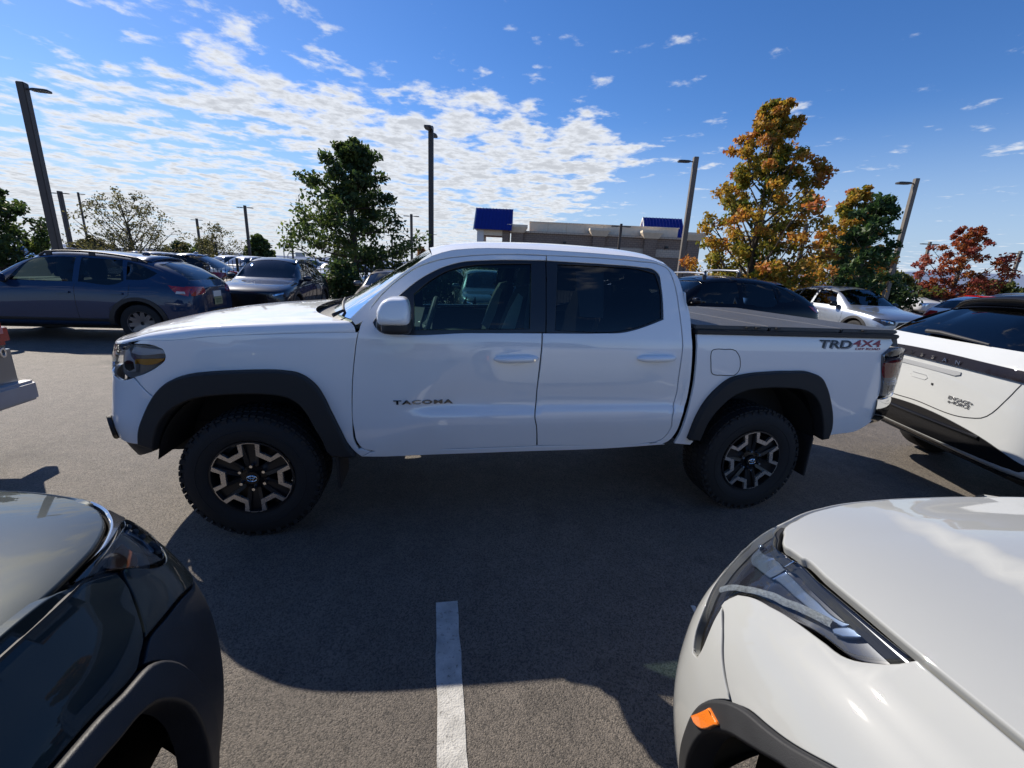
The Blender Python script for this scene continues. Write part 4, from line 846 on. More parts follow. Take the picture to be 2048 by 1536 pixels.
for side in (0, 1):
    H = panel('headlight', offs(S_w, -.02), whl, M_HLD, whitecar, step=.02, es=.01, thick=.02)
    ps = [H, panel('light_module', offs(S_w, -.012), [(a, min(b, .968)) for a, b in T['w_hl_up'][2:]] + [(.90,.93),(.86,.945)], M_BLUEREF, H, step=.015, es=.01, thick=.006),
          strip('light_guide', offs(S_w, -.008), drl_c, .016, M_DRL, H, off=.005, es=.01), panel('end_reflector', offs(S_w, -.010), T['w_hl_blue'], M_BLUEREF, H, step=.015, es=.01, thick=.005)]
    ps.append(panel('lens', offs(S_w, .002), whl, M_LENS, H, step=.02, es=.01, thick=.006))
    if side:
        for q in ps:
            for v in q.data.vertices: v.co.x = 2 * WC - v.co.x
            q.data.flip_normals()
            if 'custom_normal' in q.data.attributes: q.data.attributes.remove(q.data.attributes['custom_normal'])
panel('side_marker', offs(S_w, .018), T['w_amber'], mat('amber_marker', (.85, .20, .012), .25, coat=1, bump=(350, .25)), whitecar, step=.015, es=.01, thick=.02)
rest_of_body(whitecar, WC, .97, M_PEARL)
for x, o_ in ((.03, -1), (2 * WC - .03, 1)):
    for d in (.84, 3.9): simple_wheel(whitecar, (x, -d, .37), .37, .24, o_)
bm = bmesh.new(); box(bm, (WC, -2.4, .42), (1.3, 4.3, .34)); box(bm, (WC, -1.0, .62), (1.1, 1.6, .3)); bm_obj('underbody', bm, M_UNDER, whitecar, False)
for x0, x1 in ((.06, .40), (2 * WC - .06, 2 * WC - .40)):
    bm = bmesh.new(); lathe(bm, [(.44, x0), (.44, x1), (.05, x1)], 24, 'x', (0, -.84, .40), a0=-.9, a1=math.pi + .9); bm_obj('arch_liner', bm, M_UNDER, whitecar)
# ---- dark car on the left
KX, KY, KA = .545, -1.045, R(2)
darkcar = empty('parked_car', tw(KX, KY), TRA + KA, 'dark green-grey metallic car at lower left, its hood reflecting clouds', 'car')
M_DKPAINT = paint('dark_green_grey_paint', (.020, .026, .027), .15, .40, 1., 1.32)
KC = .91
def S_k(uv):
    r = k_band(uv); return np.stack([-r[..., 0], -r[..., 1], r[..., 2]], -1)
def S_kh(uv):
    uv = np.asarray(uv, float); s = np.where(uv[..., 0] > KC, 2 * KC - uv[..., 0], uv[..., 0]); return np.stack([-uv[..., 0], -uv[..., 1], k_hood(s, uv[..., 1])], -1)
khl = [(1.25,.937),(1.157,.936),(1.027,.931),(.911,.922),(.82,.905),(.80,.885),(.85,.872),(.917,.866),(.965,.864),(1.003,.868),(1.05,.88),(1.143,.912),(1.2,.928)]
kco = [(1.215,.18),(1.215,.5),(1.22,.675),(1.229,.713),(1.241,.758),(1.257,.793),(1.277,.813),(1.303,.825),(1.333,.829),(1.371,.832),(1.417,.838),(1.455,.841),(1.489,.843),(1.6,.848),(1.75,.84),(1.95,.78),(2.1,.62),(2.15,.4),(2.15,.18)]
kci = [(2.08,.18),(2.07,.45),(2.0,.62),(1.87,.74),(1.72,.80),(1.6,.815),(1.464,.811),(1.425,.806),(1.381,.801),(1.349,.792),(1.323,.773),(1.299,.742),(1.284,.699),(1.278,.657),(1.277,.5),(1.277,.18)]
kseam = T['k_seam'][:5]
bum = [(.055,.938),(.3,.938),(.6,.938),(.74,.935),(.79,.905),(.79,.882),(.845,.867),(.917,.861),(.965,.859),(1.005,.863),(1.053,.876),(1.14,.907)] + [(a - .003, b) for a, b in kseam[1:]] + [(1.189,.840),(1.107,.831),(.947,.791),(.858,.778),(.7,.76),(.4,.742),(.055,.735)]
cut(panel('bumper', S_k, bum, M_DKPAINT, darkcar, step=.022, es=.012, sgn=-1.), 1, -KC)
low = [(.055,.730),(.4,.737),(.7,.755),(.858,.773),(.947,.786),(1.107,.826),(1.189,.835),(1.25,.840),(1.30,.829),(1.277,.815),(1.255,.793),(1.239,.758),(1.227,.713),(1.218,.675),(1.213,.5),(1.213,.2),(.9,.18),(.5,.18),(.055,.18)]
cut(panel('lower_bumper', offs(S_k, -.003, -1.), low, M_PLASTIC, darkcar, step=.03, es=.012, sgn=-1.), 1, -KC)
fen = [(1.153,.911)] + [(a + .003, b) for a, b in kseam[1:]] + [(1.294,.839),(1.321,.832)] + [(a, b + .003) for a, b in kco[8:15]] + [(2.105,.62),(2.155,.4),(2.155,.2),(2.5,.2),(2.5,.938),(2.0,.938),(1.6,.938),(1.26,.938),(1.2,.925)]
cut(panel('fender', S_k, fen, M_DKPAINT, darkcar, step=.022, es=.012, sgn=-1.), 1, -KC)
cut(panel('arch_cladding', offs(S_k, .010, -1.), kco + kci, M_PLASTIC, darkcar, step=.025, es=.015, sgn=-1., thick=.06, edge=.008), 1, -KC)
us_ = np.concatenate([np.linspace(.06, .6, 12), np.linspace(.65, 1.5, 40), np.linspace(1.55, 2.15, 10)]); gap = k_band(np.stack([us_, us_ * 0 + .94], -1))[:, :2]
left = inward(gap, .006); ol = left + [(2 * KC - s, d) for s, d in left[::-1]]
panel('hood', S_kh, ol, M_DKPAINT, darkcar, step=.035, sgn=1., smooth=False, thick=.025, edge=.008)
bm = bmesh.new(); q = k_band(np.stack([us_, us_ * 0 + .935], -1)); tube(bm, [(-a, -b, c - .012) for a, b, c in q], .010, 6); bm_obj('hood_gap', bm, M_SEAL, darkcar)
for side in (0, 1):
    H = panel('headlight', offs(S_k, -.03, -1.), khl, mat('headlight_brown', (.11, .095, .09), .3, .2), darkcar, step=.02, es=.01, sgn=-1., thick=.02)
    ps = [H, panel('amber_reflector', offs(S_k, -.018, -1.), [(1.12,.918),(1.03,.922),(.97,.915),(1.0,.895),(1.06,.895)], mat('amber_dim', (.34, .11, .04), .3), H, step=.02, es=.01, sgn=-1., thick=.006),
          panel('led_module', offs(S_k, -.012, -1.), [(.83,.905),(.90,.912),(.90,.885),(.95,.876),(.94,.870),(.86,.878),(.83,.885)], mat('led_grey', (.45, .48, .52), .2, .4), H, step=.012, es=.01, sgn=-1., thick=.006),
          panel('lit_edge_strip', offs(S_k, .003, -1.), [(1.245,.939),(1.1,.939),(.95,.939),(.8,.939),(.70,.938),(.71,.922),(.80,.909),(.911,.926),(1.027,.933),(1.157,.937)], mat('lit_edge_tone', (.45, .46, .48), .12, .8, coat=1), H, step=.015, es=.01, sgn=-1., thick=.006)]  # last piece: pale strip, sky glare on the bumper edge put into its colour
    for k in range(7):
        u_ = .855 + k * .012; v_ = .905 - .03 * min(1, k / 3) + (0 if k < 3 else -.002 * k); bm = bmesh.new(); c_ = offs(S_k, -.008, -1.)(np.array([u_, v_])); bmesh.ops.create_icosphere(bm, subdivisions=2, radius=.007, matrix=Matrix.Translation(tuple(c_))); ps.append(bm_obj('led', bm, M_DRL, H))
    ps.append(panel('lens', offs(S_k, .003, -1.), khl, M_LENS, H, step=.02, es=.01, sgn=-1., thick=.006))
    if side:
        for q in ps:
            for v in q.data.vertices: v.co.x = -2 * KC - v.co.x
            q.data.flip_normals()
            if 'custom_normal' in q.data.attributes: q.data.attributes.remove(q.data.attributes['custom_normal'])
rest_of_body(darkcar, -KC, .91, M_DKPAINT)
for x, o_ in ((-.03, 1), (-2 * KC + .03, -1)):
    for d in (1.0, 3.7): simple_wheel(darkcar, (x, -d, .35), .35, .23, o_)
bm = bmesh.new(); box(bm, (-KC, -2.4, .42), (1.25, 4.3, .34)); box(bm, (-KC, -1.0, .6), (1.0, 1.5, .3)); bm_obj('underbody', bm, M_UNDER, darkcar, False)
for x0, x1 in ((-.06, -.40), (-2 * KC + .06, -2 * KC + .40)):
    bm = bmesh.new(); lathe(bm, [(.43, x0), (.43, x1), (.05, x1)], 24, 'x', (0, -1.0, .38), a0=-.9, a1=math.pi + .9); bm_obj('arch_liner', bm, M_UNDER, darkcar)

# ---------------------------------------------------------------- other parked cars
def cage(L=4.5, W=1.82, H=1.62, cowl=1.15, rf=1.95, re=3.55, tail=.35, hz0=.80, hz1=1.02, belt=1.0, nose=.74, rear_z=1.06, bot=.22, roofw=.66, fast=.0):
    """half cage of a closed body: stations along x (nose 0, back L), eight rows from sill to centre line"""
    w = W / 2; S = []
    def st(x, rows): S.append((x, rows))
    st(.00, [(w*.58,.30),(w*.66,.40),(w*.68,.55),(w*.64,nose-.06),(w*.58,nose),(w*.42,nose+.02),(w*.25,nose+.03),(0,nose+.035)])
    st(.10, [(w*.80,bot+.03),(w*.86,.38),(w*.87,.58),(w*.82,hz0-.08),(w*.76,hz0-.015),(w*.58,hz0+.015),(w*.30,hz0+.03),(0,hz0+.035)])
    st(.36, [(w*.92,bot),(w*.98,.38),(w*.985,.62),(w*.95,hz0-.01),(w*.88,hz0+.05),(w*.68,hz0+.085),(w*.35,hz0+.10),(0,hz0+.105)])
    st(cowl*.72, [(w*.95,bot),(w*1.0,.40),(w*1.01,.66),(w*.965,hz1-.14),(w*.90,hz1-.07),(w*.72,hz1-.045),(w*.38,hz1-.03),(0,hz1-.025)])
    st(cowl, [(w*.96,bot),(w,.40),(w*1.0,.68),(w*.965,belt-.09),(w*.90,belt-.02),(w*.80,hz1),(w*.42,hz1+.02),(0,hz1+.03)])
    m = (cowl + rf) / 2
    st(m, [(w*.96,bot),(w,.40),(w*1.0,.70),(w*.97,belt-.07),(w*.91,belt+.0),(w*.80,(hz1+H)/2-.02),(w*.55,(hz1+H)/2+.03),(0,(hz1+H)/2+.05)])
    st(rf, [(w*.96,bot),(w,.40),(w*1.0,.70),(w*.975,belt-.06),(w*.92,belt+.01),(w*(roofw+.05),H-.10),(w*.50,H-.02),(0,H)])
    md = (rf + re) / 2
    st(md, [(w*.96,bot),(w,.40),(w*1.0,.72),(w*.98,belt-.05),(w*.925,belt+.02),(w*(roofw+.05),H-.075),(w*.50,H+.0),(0,H+.02)])
    st(re, [(w*.96,bot),(w*1.005,.40),(w*1.01,.72),(w*.975,belt-.03),(w*.91,belt+.05),(w*roofw,H-.12-fast),(w*.48,H-.045-fast),(0,H-.03-fast)])
    xm = L - tail
    st(xm, [(w*.95,bot+.02),(w*.995,.42),(w*.995,.74),(w*.95,rear_z-.08),(w*.89,rear_z+.03),(w*.72,rear_z+.22),(w*.45,rear_z+.27),(0,rear_z+.28)])
    st(L - .10, [(w*.88,bot+.08),(w*.94,.44),(w*.95,.72),(w*.90,rear_z-.16),(w*.84,rear_z-.05),(w*.66,rear_z+.02),(w*.4,rear_z+.035),(0,rear_z+.04)])
    st(L, [(w*.70,bot+.16),(w*.76,.46),(w*.78,.68),(w*.74,rear_z-.22),(w*.68,rear_z-.12),(w*.52,rear_z-.08),(w*.3,rear_z-.07),(0,rear_z-.07)])
    return S
def cage_mesh(S):
    bm = bmesh.new(); Lr = []; Rr = []
    for x, rows in S:
        l = [bm.verts.new((x, -y, z)) for y, z in rows[:-1]]; c = bm.verts.new((x, 0, rows[-1][1])); r = [bm.verts.new((x, y, z)) for y, z in rows[:-1]]; Lr.append(l + [c]); Rr.append(r + [c])
    n = len(S[0][1])
    for a, b, c, d in zip(Lr, Lr[1:], Rr, Rr[1:]):
        for i in range(n - 1): bm.faces.new((a[i], a[i+1], b[i+1], b[i])); bm.faces.new((c[i+1], c[i], d[i], d[i+1]))
        bm.faces.new((a[0], b[0], d[0], c[0]))
    for l, r in ((Lr[0], Rr[0]), (Lr[-1][:], Rr[-1][:])):
        for i in range(n - 2): bm.faces.new((l[i], r[i], r[i+1], l[i+1]))
        bm.faces.new((l[n-2], r[n-2], l[n-1]))
    bmesh.ops.recalc_face_normals(bm, faces=bm.faces); return bm
def prism(bm, poly, axis, a, b):
    """closed prism of a 2D polygon: axis y -> (x, z) poly, axis x -> (y, z) poly, axis z -> (x, y) poly"""
    f = (lambda p, t: (p[0], t, p[1])) if axis == 'y' else ((lambda p, t: (t, p[0], p[1])) if axis == 'x' else (lambda p, t: (p[0], p[1], t)))
    v0 = [bm.verts.new(f(p, a)) for p in poly]; v1 = [bm.verts.new(f(p, b)) for p in poly]; n = len(poly)
    bm.faces.new(v0); bm.faces.new(v1[::-1])
    for i in range(n): bm.faces.new((v0[i], v1[i], v1[(i+1) % n], v0[(i+1) % n]))
class Shell:
    """smooth closed body with wheel wells and window openings cut out; panels can be laid on it"""
    def __init__(s, S, wheels, wr, side_win, front_win, rear_win, cabx, level=3):
        bm = cage_mesh(S); me = bpy.data.meshes.new('tmp'); bm.to_mesh(me); bm.free(); me.materials.append(M_DARK)
        o = bpy.data.objects.new('tmp', me); COL.objects.link(o); md = o.modifiers.new('s', 'SUBSURF'); md.levels = level; md.render_levels = level
        bpy.context.view_layer.update(); dg = bpy.context.evaluated_depsgraph_get(); ev = o.evaluated_get(dg); m2 = bpy.data.meshes.new_from_object(ev)
        bb = bmesh.new(); bb.from_mesh(m2); s.bvh = BVHTree.FromBMesh(bb); bb.free(); s.tmp = [o]
        ca = bmesh.new(); cb = bmesh.new()
        for x in wheels:
            for sg in (-1, 1):
                pts = [(x + wr * math.cos(t), .36 + wr * math.sin(t)) for t in np.linspace(0, 2 * math.pi, 33)[:-1]]; prism(ca, pts, 'y', sg * .58, sg * 1.4)
        for p in side_win: prism(ca, [tuple(q) for q in smooth_poly(p, .05)], 'y', -1.6, 1.6)
        if front_win: prism(cb, [tuple(q) for q in smooth_poly(front_win, .08)], 'x', cabx[0], (cabx[0] + cabx[1]) / 2 - .01)
        if rear_win: prism(cb, [tuple(q) for q in smooth_poly(rear_win, .08)], 'x', (cabx[0] + cabx[1]) / 2 + .01, cabx[1])
        cur = o
        for c in (ca, cb):
            if not c.faces: c.free(); continue
            bmesh.ops.recalc_face_normals(c, faces=c.faces); mc = bpy.data.meshes.new('cut'); c.to_mesh(mc); c.free(); mc.materials.append(M_DARK); oc = bpy.data.objects.new('cut', mc); COL.objects.link(oc); s.tmp.append(oc)
            b = o.modifiers.new('b', 'BOOLEAN'); b.operation = 'DIFFERENCE'; b.object = oc; b.solver = 'EXACT'; b.material_mode = 'TRANSFER'
        s.o = o
    def finish(s, name, m, parent):
        s.o.data.materials[0] = m
        bpy.context.view_layer.update(); dg = bpy.context.evaluated_depsgraph_get(); me = bpy.data.meshes.new_from_object(s.o.evaluated_get(dg)); me.name = name
        for q in s.tmp: bpy.data.objects.remove(q)
        me.polygons.foreach_set('use_smooth', [True] * len(me.polygons)); me.set_sharp_from_angle(angle=R(38))
        return link(bpy.data.objects.new(name, me), parent)
    def cast(s, o, d):
        h = s.bvh.ray_cast(Vector(o), Vector(d))
        if h[0] is not None: return h[0]
        best = None                                     # ray missed: nearest surface point to the line
        for t in np.linspace(1.0, 9.0, 33):
            q = s.bvh.find_nearest(Vector(o) + Vector(d) * float(t))
            if best is None or q[3] < best[1]: best = (q[0], q[3])
        return best[0]
    def proj(s, plane):
        def S(uv):
            uv = np.asarray(uv, float); sh = uv.shape[:-1]; out = np.empty((int(np.prod(sh)) if sh else 1, 3))
            for i, (a, b) in enumerate(uv.reshape(-1, 2)):
                if plane == 'near': p = s.cast((a, -4, b), (0, 1, 0))
                elif plane == 'farside': p = s.cast((a, 4, b), (0, -1, 0))
                elif plane == 'front': p = s.cast((-4, a, b), (1, 0, 0))
                elif plane == 'rear': p = s.cast((9, a, b), (-1, 0, 0))
                else: p = s.cast((a, b, 5), (0, 0, -1))
                out[i] = p
            return out.reshape(*sh, 3)
        return S
PL_SG = {'near': 1., 'farside': -1., 'front': -1., 'rear': 1., 'top': 1.}
def lay(sh, plane, name, poly, m, parent, off=.004, thick=.01, step=.08, es=.04, smooth=True, holes=(), edge=.002):
    """a piece laid on the body, its outline given in the side (x,z), front/rear (y,z) or top (x,y) view"""
    base = sh.proj(plane); sg = PL_SG[plane]
    poly = [tuple(p) for p in poly]
    o = smooth_poly(poly, es) if smooth else np.array(poly, float)
    V, F = cdt(o, [smooth_poly(h, es) for h in holes], step); F = np.array(F)
    P = base(V); h = .012; A = base(V + [h, 0]) - base(V - [h, 0]); B = base(V + [0, h]) - base(V - [0, h]); N = np.cross(A, B) * sg; N /= np.linalg.norm(N, axis=1, keepdims=True) + 1e-9
    if sg < 0: F = F[:, ::-1]
    ed = {}
    for f in F:
        for a, b in ((f[0], f[1]), (f[1], f[2]), (f[2], f[0])): ed[(a, b)] = 1
    bd = [(a, b) for a, b in ed if (b, a) not in ed]; bi = sorted({q for e in bd for q in e}); ix = {q: i for i, q in enumerate(bi)}; n0 = len(V)
    v = [tuple(p) for p in P + N * off] + [tuple(P[q] + N[q] * off) for q in bi] + [tuple(P[q] - N[q] * (thick - off)) for q in bi]; nb = len(bi)
    f = [tuple(q) for q in F] + [(n0 + ix[b], n0 + ix[a], n0 + nb + ix[a], n0 + nb + ix[b]) for a, b in bd]
    return mesh_obj(name, v, f, m, parent)
def seam(sh, plane, name, line, parent, w=.007, m=None, closed=False):
    base = sh.proj(plane); L = smooth_poly(line, .04, closed=closed); P = base(L); bm = bmesh.new(); tube(bm, [tuple(p) for p in P], w / 2, 5); return bm_obj(name, bm, m or M_SEAL, parent)
def inset(poly, k):
    P = np.array(poly); c = P.mean(0); return [tuple(c + (p - c) * (1 - k / max(.05, np.linalg.norm(p - c)))) for p in P]
M_GLASS_C = glass('car_glass', (.42, .52, .50)); M_GLASS_T = glass('car_tinted_glass', (.09, .10, .11)); M_PLATE = mat('plate_white', (.7, .7, .66), .4)
def make_car(name, label, loc, rz, m, p, opts, group=None):
    """a complete parked car; p = cage numbers, opts = fittings"""
    c = dict(L=4.5, W=1.82, H=1.62, cowl=1.15, rf=1.95, re=3.55, tail=.35, hz0=.80, hz1=1.02, belt=1.0, nose=.74, rear_z=1.06, bot=.22, roofw=.66, fast=.0); c.update(p)
    root = empty(name, loc, rz, label, 'car', group); L, W_, H, belt = c['L'], c['W'], c['H'], c['belt']; w = W_ / 2; cowl, rf, re = c['cowl'], c['rf'], c['re']
    axf, axr = opts.get('axles', (.88, L - .92)); wr = opts.get('wheel_r', .345); xb = opts.get('bpillar', (rf + re) / 2 - .12); xq = opts.get('cpillar', re - .12)
    zt = H - .145; zt2 = H - .16 - c['fast'] * .8; zb = belt + .045
    fw = [(cowl + .42, zb), (rf - .10, zt - .05), (rf + .18, zt), (xb - .04, zt + .015), (xb - .04, zb + .01)]
    rw = [(xb + .05, zb + .01), (xb + .05, zt + .015), (xq - .06, zt2 + .01), (xq + .02, zb + .06), (xq - .02, zb + .03)]
    qw = [(xq + .06, zb + .07), (xq + .02, zt2 - .01), (xq + .22, zt2 - .06), (xq + .52, zb + .20), (xq + .40, zb + .11)] if opts.get('quarter', True) else None
    wins = [fw, rw] + ([qw] if qw else []); tin = opts.get('tint', M_GLASS_T)
    sf = [(-w*.76, c['hz1']+.055), (w*.76, c['hz1']+.055), (w*.66, H-.15), (w*.4, H-.10), (-w*.4, H-.10), (-w*.66, H-.15)]
    rz_ = c['rear_z']; sr = [(-w*.70, rz_+.06), (w*.70, rz_+.06), (w*.60, H-.20-c['fast']), (w*.3, H-.16-c['fast']), (-w*.3, H-.16-c['fast']), (-w*.60, H-.20-c['fast'])]
    sh = Shell(cage(**c), (axf, axr), wr + .055, wins, sf, sr, (cowl - .35, L + .3), opts.get('level', 3))
    det = opts.get('detail', 2)
    for pl in ('near', 'farside'):
        for q, gm in zip(wins, [opts.get('front_tint', M_GLASS_C), tin, tin]): lay(sh, pl, 'side_window', inset(q, -.008), gm, root, -.004, .001, .12, .06)
        if det > 1 or pl == opts.get('show', 'near'):
            seam(sh, pl, 'door_seam', [(cowl + .12, belt - .05), (cowl + .10, .75), (cowl + .16, .40), (cowl + .25, .33)], root)
            seam(sh, pl, 'door_seam', [(xb, zb - .03), (xb, .75), (xb + .02, .34)], root)
            seam(sh, pl, 'door_seam', [(xq + .12, zb - .02), (xq + .10, .85), (axr - wr - .09, .62), (axr - wr - .1, .4)], root)
            for hx_ in (xb - .17, xq - .08): lay(sh, pl, 'door_handle', [(hx_ - .10, belt - .115), (hx_ + .10, belt - .11), (hx_ + .10, belt - .14), (hx_ - .10, belt - .145)], opts.get('handle_m', m), root, .03, .04, .05, .05)
        if opts.get('clad', True):
            for ax in (axf, axr):
                a_ = [(ax + (wr + .13) * math.cos(t), .36 + (wr + .115) * math.sin(t)) for t in np.linspace(math.pi + .05, -.05, 19)]; b_ = [(ax + (wr + .052) * math.cos(t), .36 + (wr + .052) * math.sin(t)) for t in np.linspace(-.05, math.pi + .05, 19)]
                lay(sh, pl, 'arch_cladding', a_ + b_, M_PLASTIC, root, .012, .03, .06, .05)
            lay(sh, pl, 'sill_cladding', [(axf + wr + .10, .24), (axf + wr + .10, .43), (axr - wr - .10, .43), (axr - wr - .10, .24)], M_PLASTIC, root, .010, .03, .10, .10)
        sgy = -1 if pl == 'near' else 1
        for ax in (axf, axr): simple_wheel(root, (ax, sgy * (w - .03), wr), wr, .21, sgy, 'y', opts.get('spokes', 5), opts.get('rim_m', M_ALU))
        if opts.get('mirrors', True):
            q = sh.proj(pl)(np.array([cowl + .42, belt + .02])); mm_ = empty('side_mirror'); mm_.parent = root; blob('mirror_cap', (q[0] - .01, q[1] + sgy * .12, belt + .09), (.07, .11, .075), opts.get('mirror_m', m), mm_, 2.8); blob('mirror_foot', (q[0] - .01, q[1] + sgy * .01, belt + .035), (.05, .06, .03), M_PLASTIC, mm_, 2.2)
    lay(sh, 'front', 'windscreen', inset(sf, -.012), opts.get('screen', M_GLASS_C), root, -.004, .001, .14, .10)
    lay(sh, 'rear', 'rear_window', inset(sr, -.012), tin, root, -.004, .001, .14, .10)
    # front: grille, lamps, plate
    nz = c['nose']; hz = c['hz0']
    lay(sh, 'front', 'grille', [(-w*.42, .44), (w*.42, .44), (w*.52, .62), (w*.46, nz-.02), (-w*.46, nz-.02), (-w*.52, .62)], M_GLOSSBLACK, root, .004, .02, .08, .05)
    lay(sh, 'front', 'lower_intake', [(-w*.60, .27), (w*.60, .27), (w*.66, .36), (-w*.66, .36)], M_PLASTIC, root, .006, .02, .1, .08)
    for sgy in (-1, 1):
        hlp = [(sgy*w*.54, nz-.09), (sgy*w*.56, nz+.01), (sgy*w*.90, hz-.02), (sgy*w*.93, hz-.08), (sgy*w*.80, nz-.12)]
        H_ = lay(sh, 'front', 'headlight', hlp if sgy > 0 else hlp[::-1], M_HLD, root, .006, .02, .05, .03); lay(sh, 'front', 'headlight_lens', [(sgy*w*.60, nz-.065), (sgy*w*.62, nz-.02), (sgy*w*.84, hz-.05), (sgy*w*.84, hz-.085)], M_REFL, H_, .010, .004, .05, .03)
        for dx in (.26, .42): blob('front_seat', (xb - .38, sgy * w * .40, belt - .02 + dx), (.07 if dx < .3 else .05, .22 if dx < .3 else .12, .27 if dx < .3 else .10), M_SEAT, root, 2.5, 14, 8)
        blob('rear_seat', (xq - .12, sgy * w * .38, belt + .14), (.07, .26, .16), M_SEAT, root, 2.6, 14, 8)
        # tail lamp wraps the corner
        tz0, tz1 = opts.get('tail_z', (rz_ - .20, rz_ - .02))
        H_ = lay(sh, 'rear', 'tail_light', [(sgy*w*.46, tz0+.05), (sgy*w*.48, tz1-.01), (sgy*w*.86, tz1), (sgy*w*.86, tz0)][::sgy], opts.get('tail_m', M_RED), root, .008, .02, .06, .04)
        pl = 'near' if sgy < 0 else 'farside'
        lay(sh, pl, 'tail_light', [(L - .12, tz0), (L - .11, tz1-.02), (L - .42, tz1+.015), (L - .30, tz0+.06)], opts.get('tail_m', M_RED), root, .008, .02, .06, .04)
    if opts.get('rear_trim', True):
        lay(sh, 'rear', 'rear_bumper_trim', [(-w*.80, .30), (w*.80, .30), (w*.86, .46), (w*.5, .54), (-w*.5, .54), (-w*.86, .46)], M_PLASTIC, root, .010, .03, .08, .06)
        lay(sh, 'rear', 'number_plate', [(-.155, rz_-.30), (.155, rz_-.30), (.155, rz_-.15), (-.155, rz_-.15)], M_PLATE, root, .012, .01, .08, .1, False)
    if opts.get('rails'):
        for sgy in (-1, 1):
            y = sgy * w * (c['roofw'] - .02); zr = lambda x: sh.cast((x, y, 5), (0, 0, -1))[2]; xs = np.linspace(rf + .08, re + .05, 9); bm = bmesh.new()
            tube(bm, [(xs[0] - .10, y, zr(xs[0] - .10) + .005)] + [(x, y * .985, zr(x) + .055) for x in xs] + [(xs[-1] + .14, y, zr(xs[-1] + .14) + .005)], .019, 8)
            rl = bm_obj('roof_rail', bm, opts['rails'], root)
            for x in (xs[0] + .05, xs[4], xs[-1] - .05): box_obj('rail_foot', (x, y, zr(x) + .024), (.10, .028, .06), opts['rails'], rl, .008)
    if opts.get('spoiler'):
        zs_ = sh.cast((re + .05, 0, 5), (0, 0, -1))[2]; P = []
        for y in np.linspace(-w * .60, w * .60, 13):
            e = abs(y) / (w * .60); z0 = sh.cast((re - .02, y, 5), (0, 0, -1))[2]
            P.append([(re - .03, y, z0 + .004), (re + .12, y, z0 + .012 - .01 * e), (re + .30 - .05 * e ** 3, y, z0 - .01 - .02 * e), (re + .30 - .05 * e ** 3, y, z0 - .04 - .02 * e), (re + .10, y, z0 - .08)])
        grid_obj('spoiler', np.array(P), opts['spoiler'], root)
    sh_top = sh.proj('top'); blob('antenna', (re - .12, 0, float(sh_top(np.array([re - .12, 0.]))[2]) + .02), (.08, .018, .035), opts.get('ant_m', m), root, 2, 12, 6) if opts.get('fin', True) else None
    seam(sh, 'top', 'hood_seam', [(.30, -w * .66), (.6, -w * .76), (cowl - .05, -w * .80)], root); seam(sh, 'top', 'hood_seam', [(.30, w * .66), (.6, w * .76), (cowl - .05, w * .80)], root)
    if 'extra' in opts: opts['extra'](sh, root, c)
    b = sh.finish('body', m, root)
    if 'post' in opts: opts['post'](b)
    bm = bmesh.new(); box(bm, (L / 2, 0, .30), (L - 1.0, W_ - .5, .16)); bm_obj('underbody', bm, M_UNDER, root, False)
    return root
# blue crossover
M_BLUE = paint('blue_paint', (.013, .036, .088), .2, .35)
def ct_extra(sh, root, c):
    w = c['W'] / 2; L = c['L']
    for pl in ('near', 'farside'):
        lay(sh, pl, 'lamp_white', [(L - .30, .90), (L - .29, .945), (L - .17, .94), (L - .16, .895)], mat('lamp_white_lens', (.55, .52, .5), .2, coat=1), root, .013, .01, .05, .03)
    lay(sh, 'rear', 'hatch_recess_shade', [(-w*.42, .62), (w*.42, .62), (w*.46, .86), (-w*.46, .86)], mat('recess_shade_blue', (.006, .018, .06), .3, coat=1), root, .004, .01, .08, .05)  # flat patch in darker body blue, the recess shade put into its colour
    q = sh.proj('rear')(np.array([0., .74])); bm = bmesh.new(); box(bm, (q[0] + .018, 0, .74), (.008, .32, .16), bevel=.004); pt = bm_obj('plate_holder', bm, mat('plate_yellowgreen', (.30, .30, .16), .5), root)
    t = text_mesh('COLORADO', .055, .001, mat('plate_text', (.05, .12, .06), .5), 'plate_text', pt); t.location = (q[0] + .0235, 0, .765); t.rotation_euler = (R(90), 0, R(90)); t.scale = (.8, .9, 1)
    t = text_mesh('CRG B13', .07, .001, MATS['plate_text'], 'plate_text', pt); t.location = (q[0] + .0235, 0, .715); t.rotation_euler = (R(90), 0, R(90)); t.scale = (.8, .9, 1)
make_car('parked_car', 'blue crossover with black roof rails parked behind the truck hood', tw(-7.80, 7.30), TRA, M_BLUE, dict(L=4.48, W=1.80, H=1.60, belt=1.0, cowl=1.15, rf=2.0, re=3.45, tail=.30, rear_z=1.08, hz1=1.0, roofw=.66), dict(rails=M_PLASTIC, spoiler=M_BLUE, axles=(.88, 3.55), extra=ct_extra, handle_m=M_BLUE, rim_m=mat('grey_alloy', (.18, .18, .19), .35, .7), spokes=10, tail_z=(.86, 1.03), fin=True, tint=glass('tint_mid', (.22, .25, .25))))

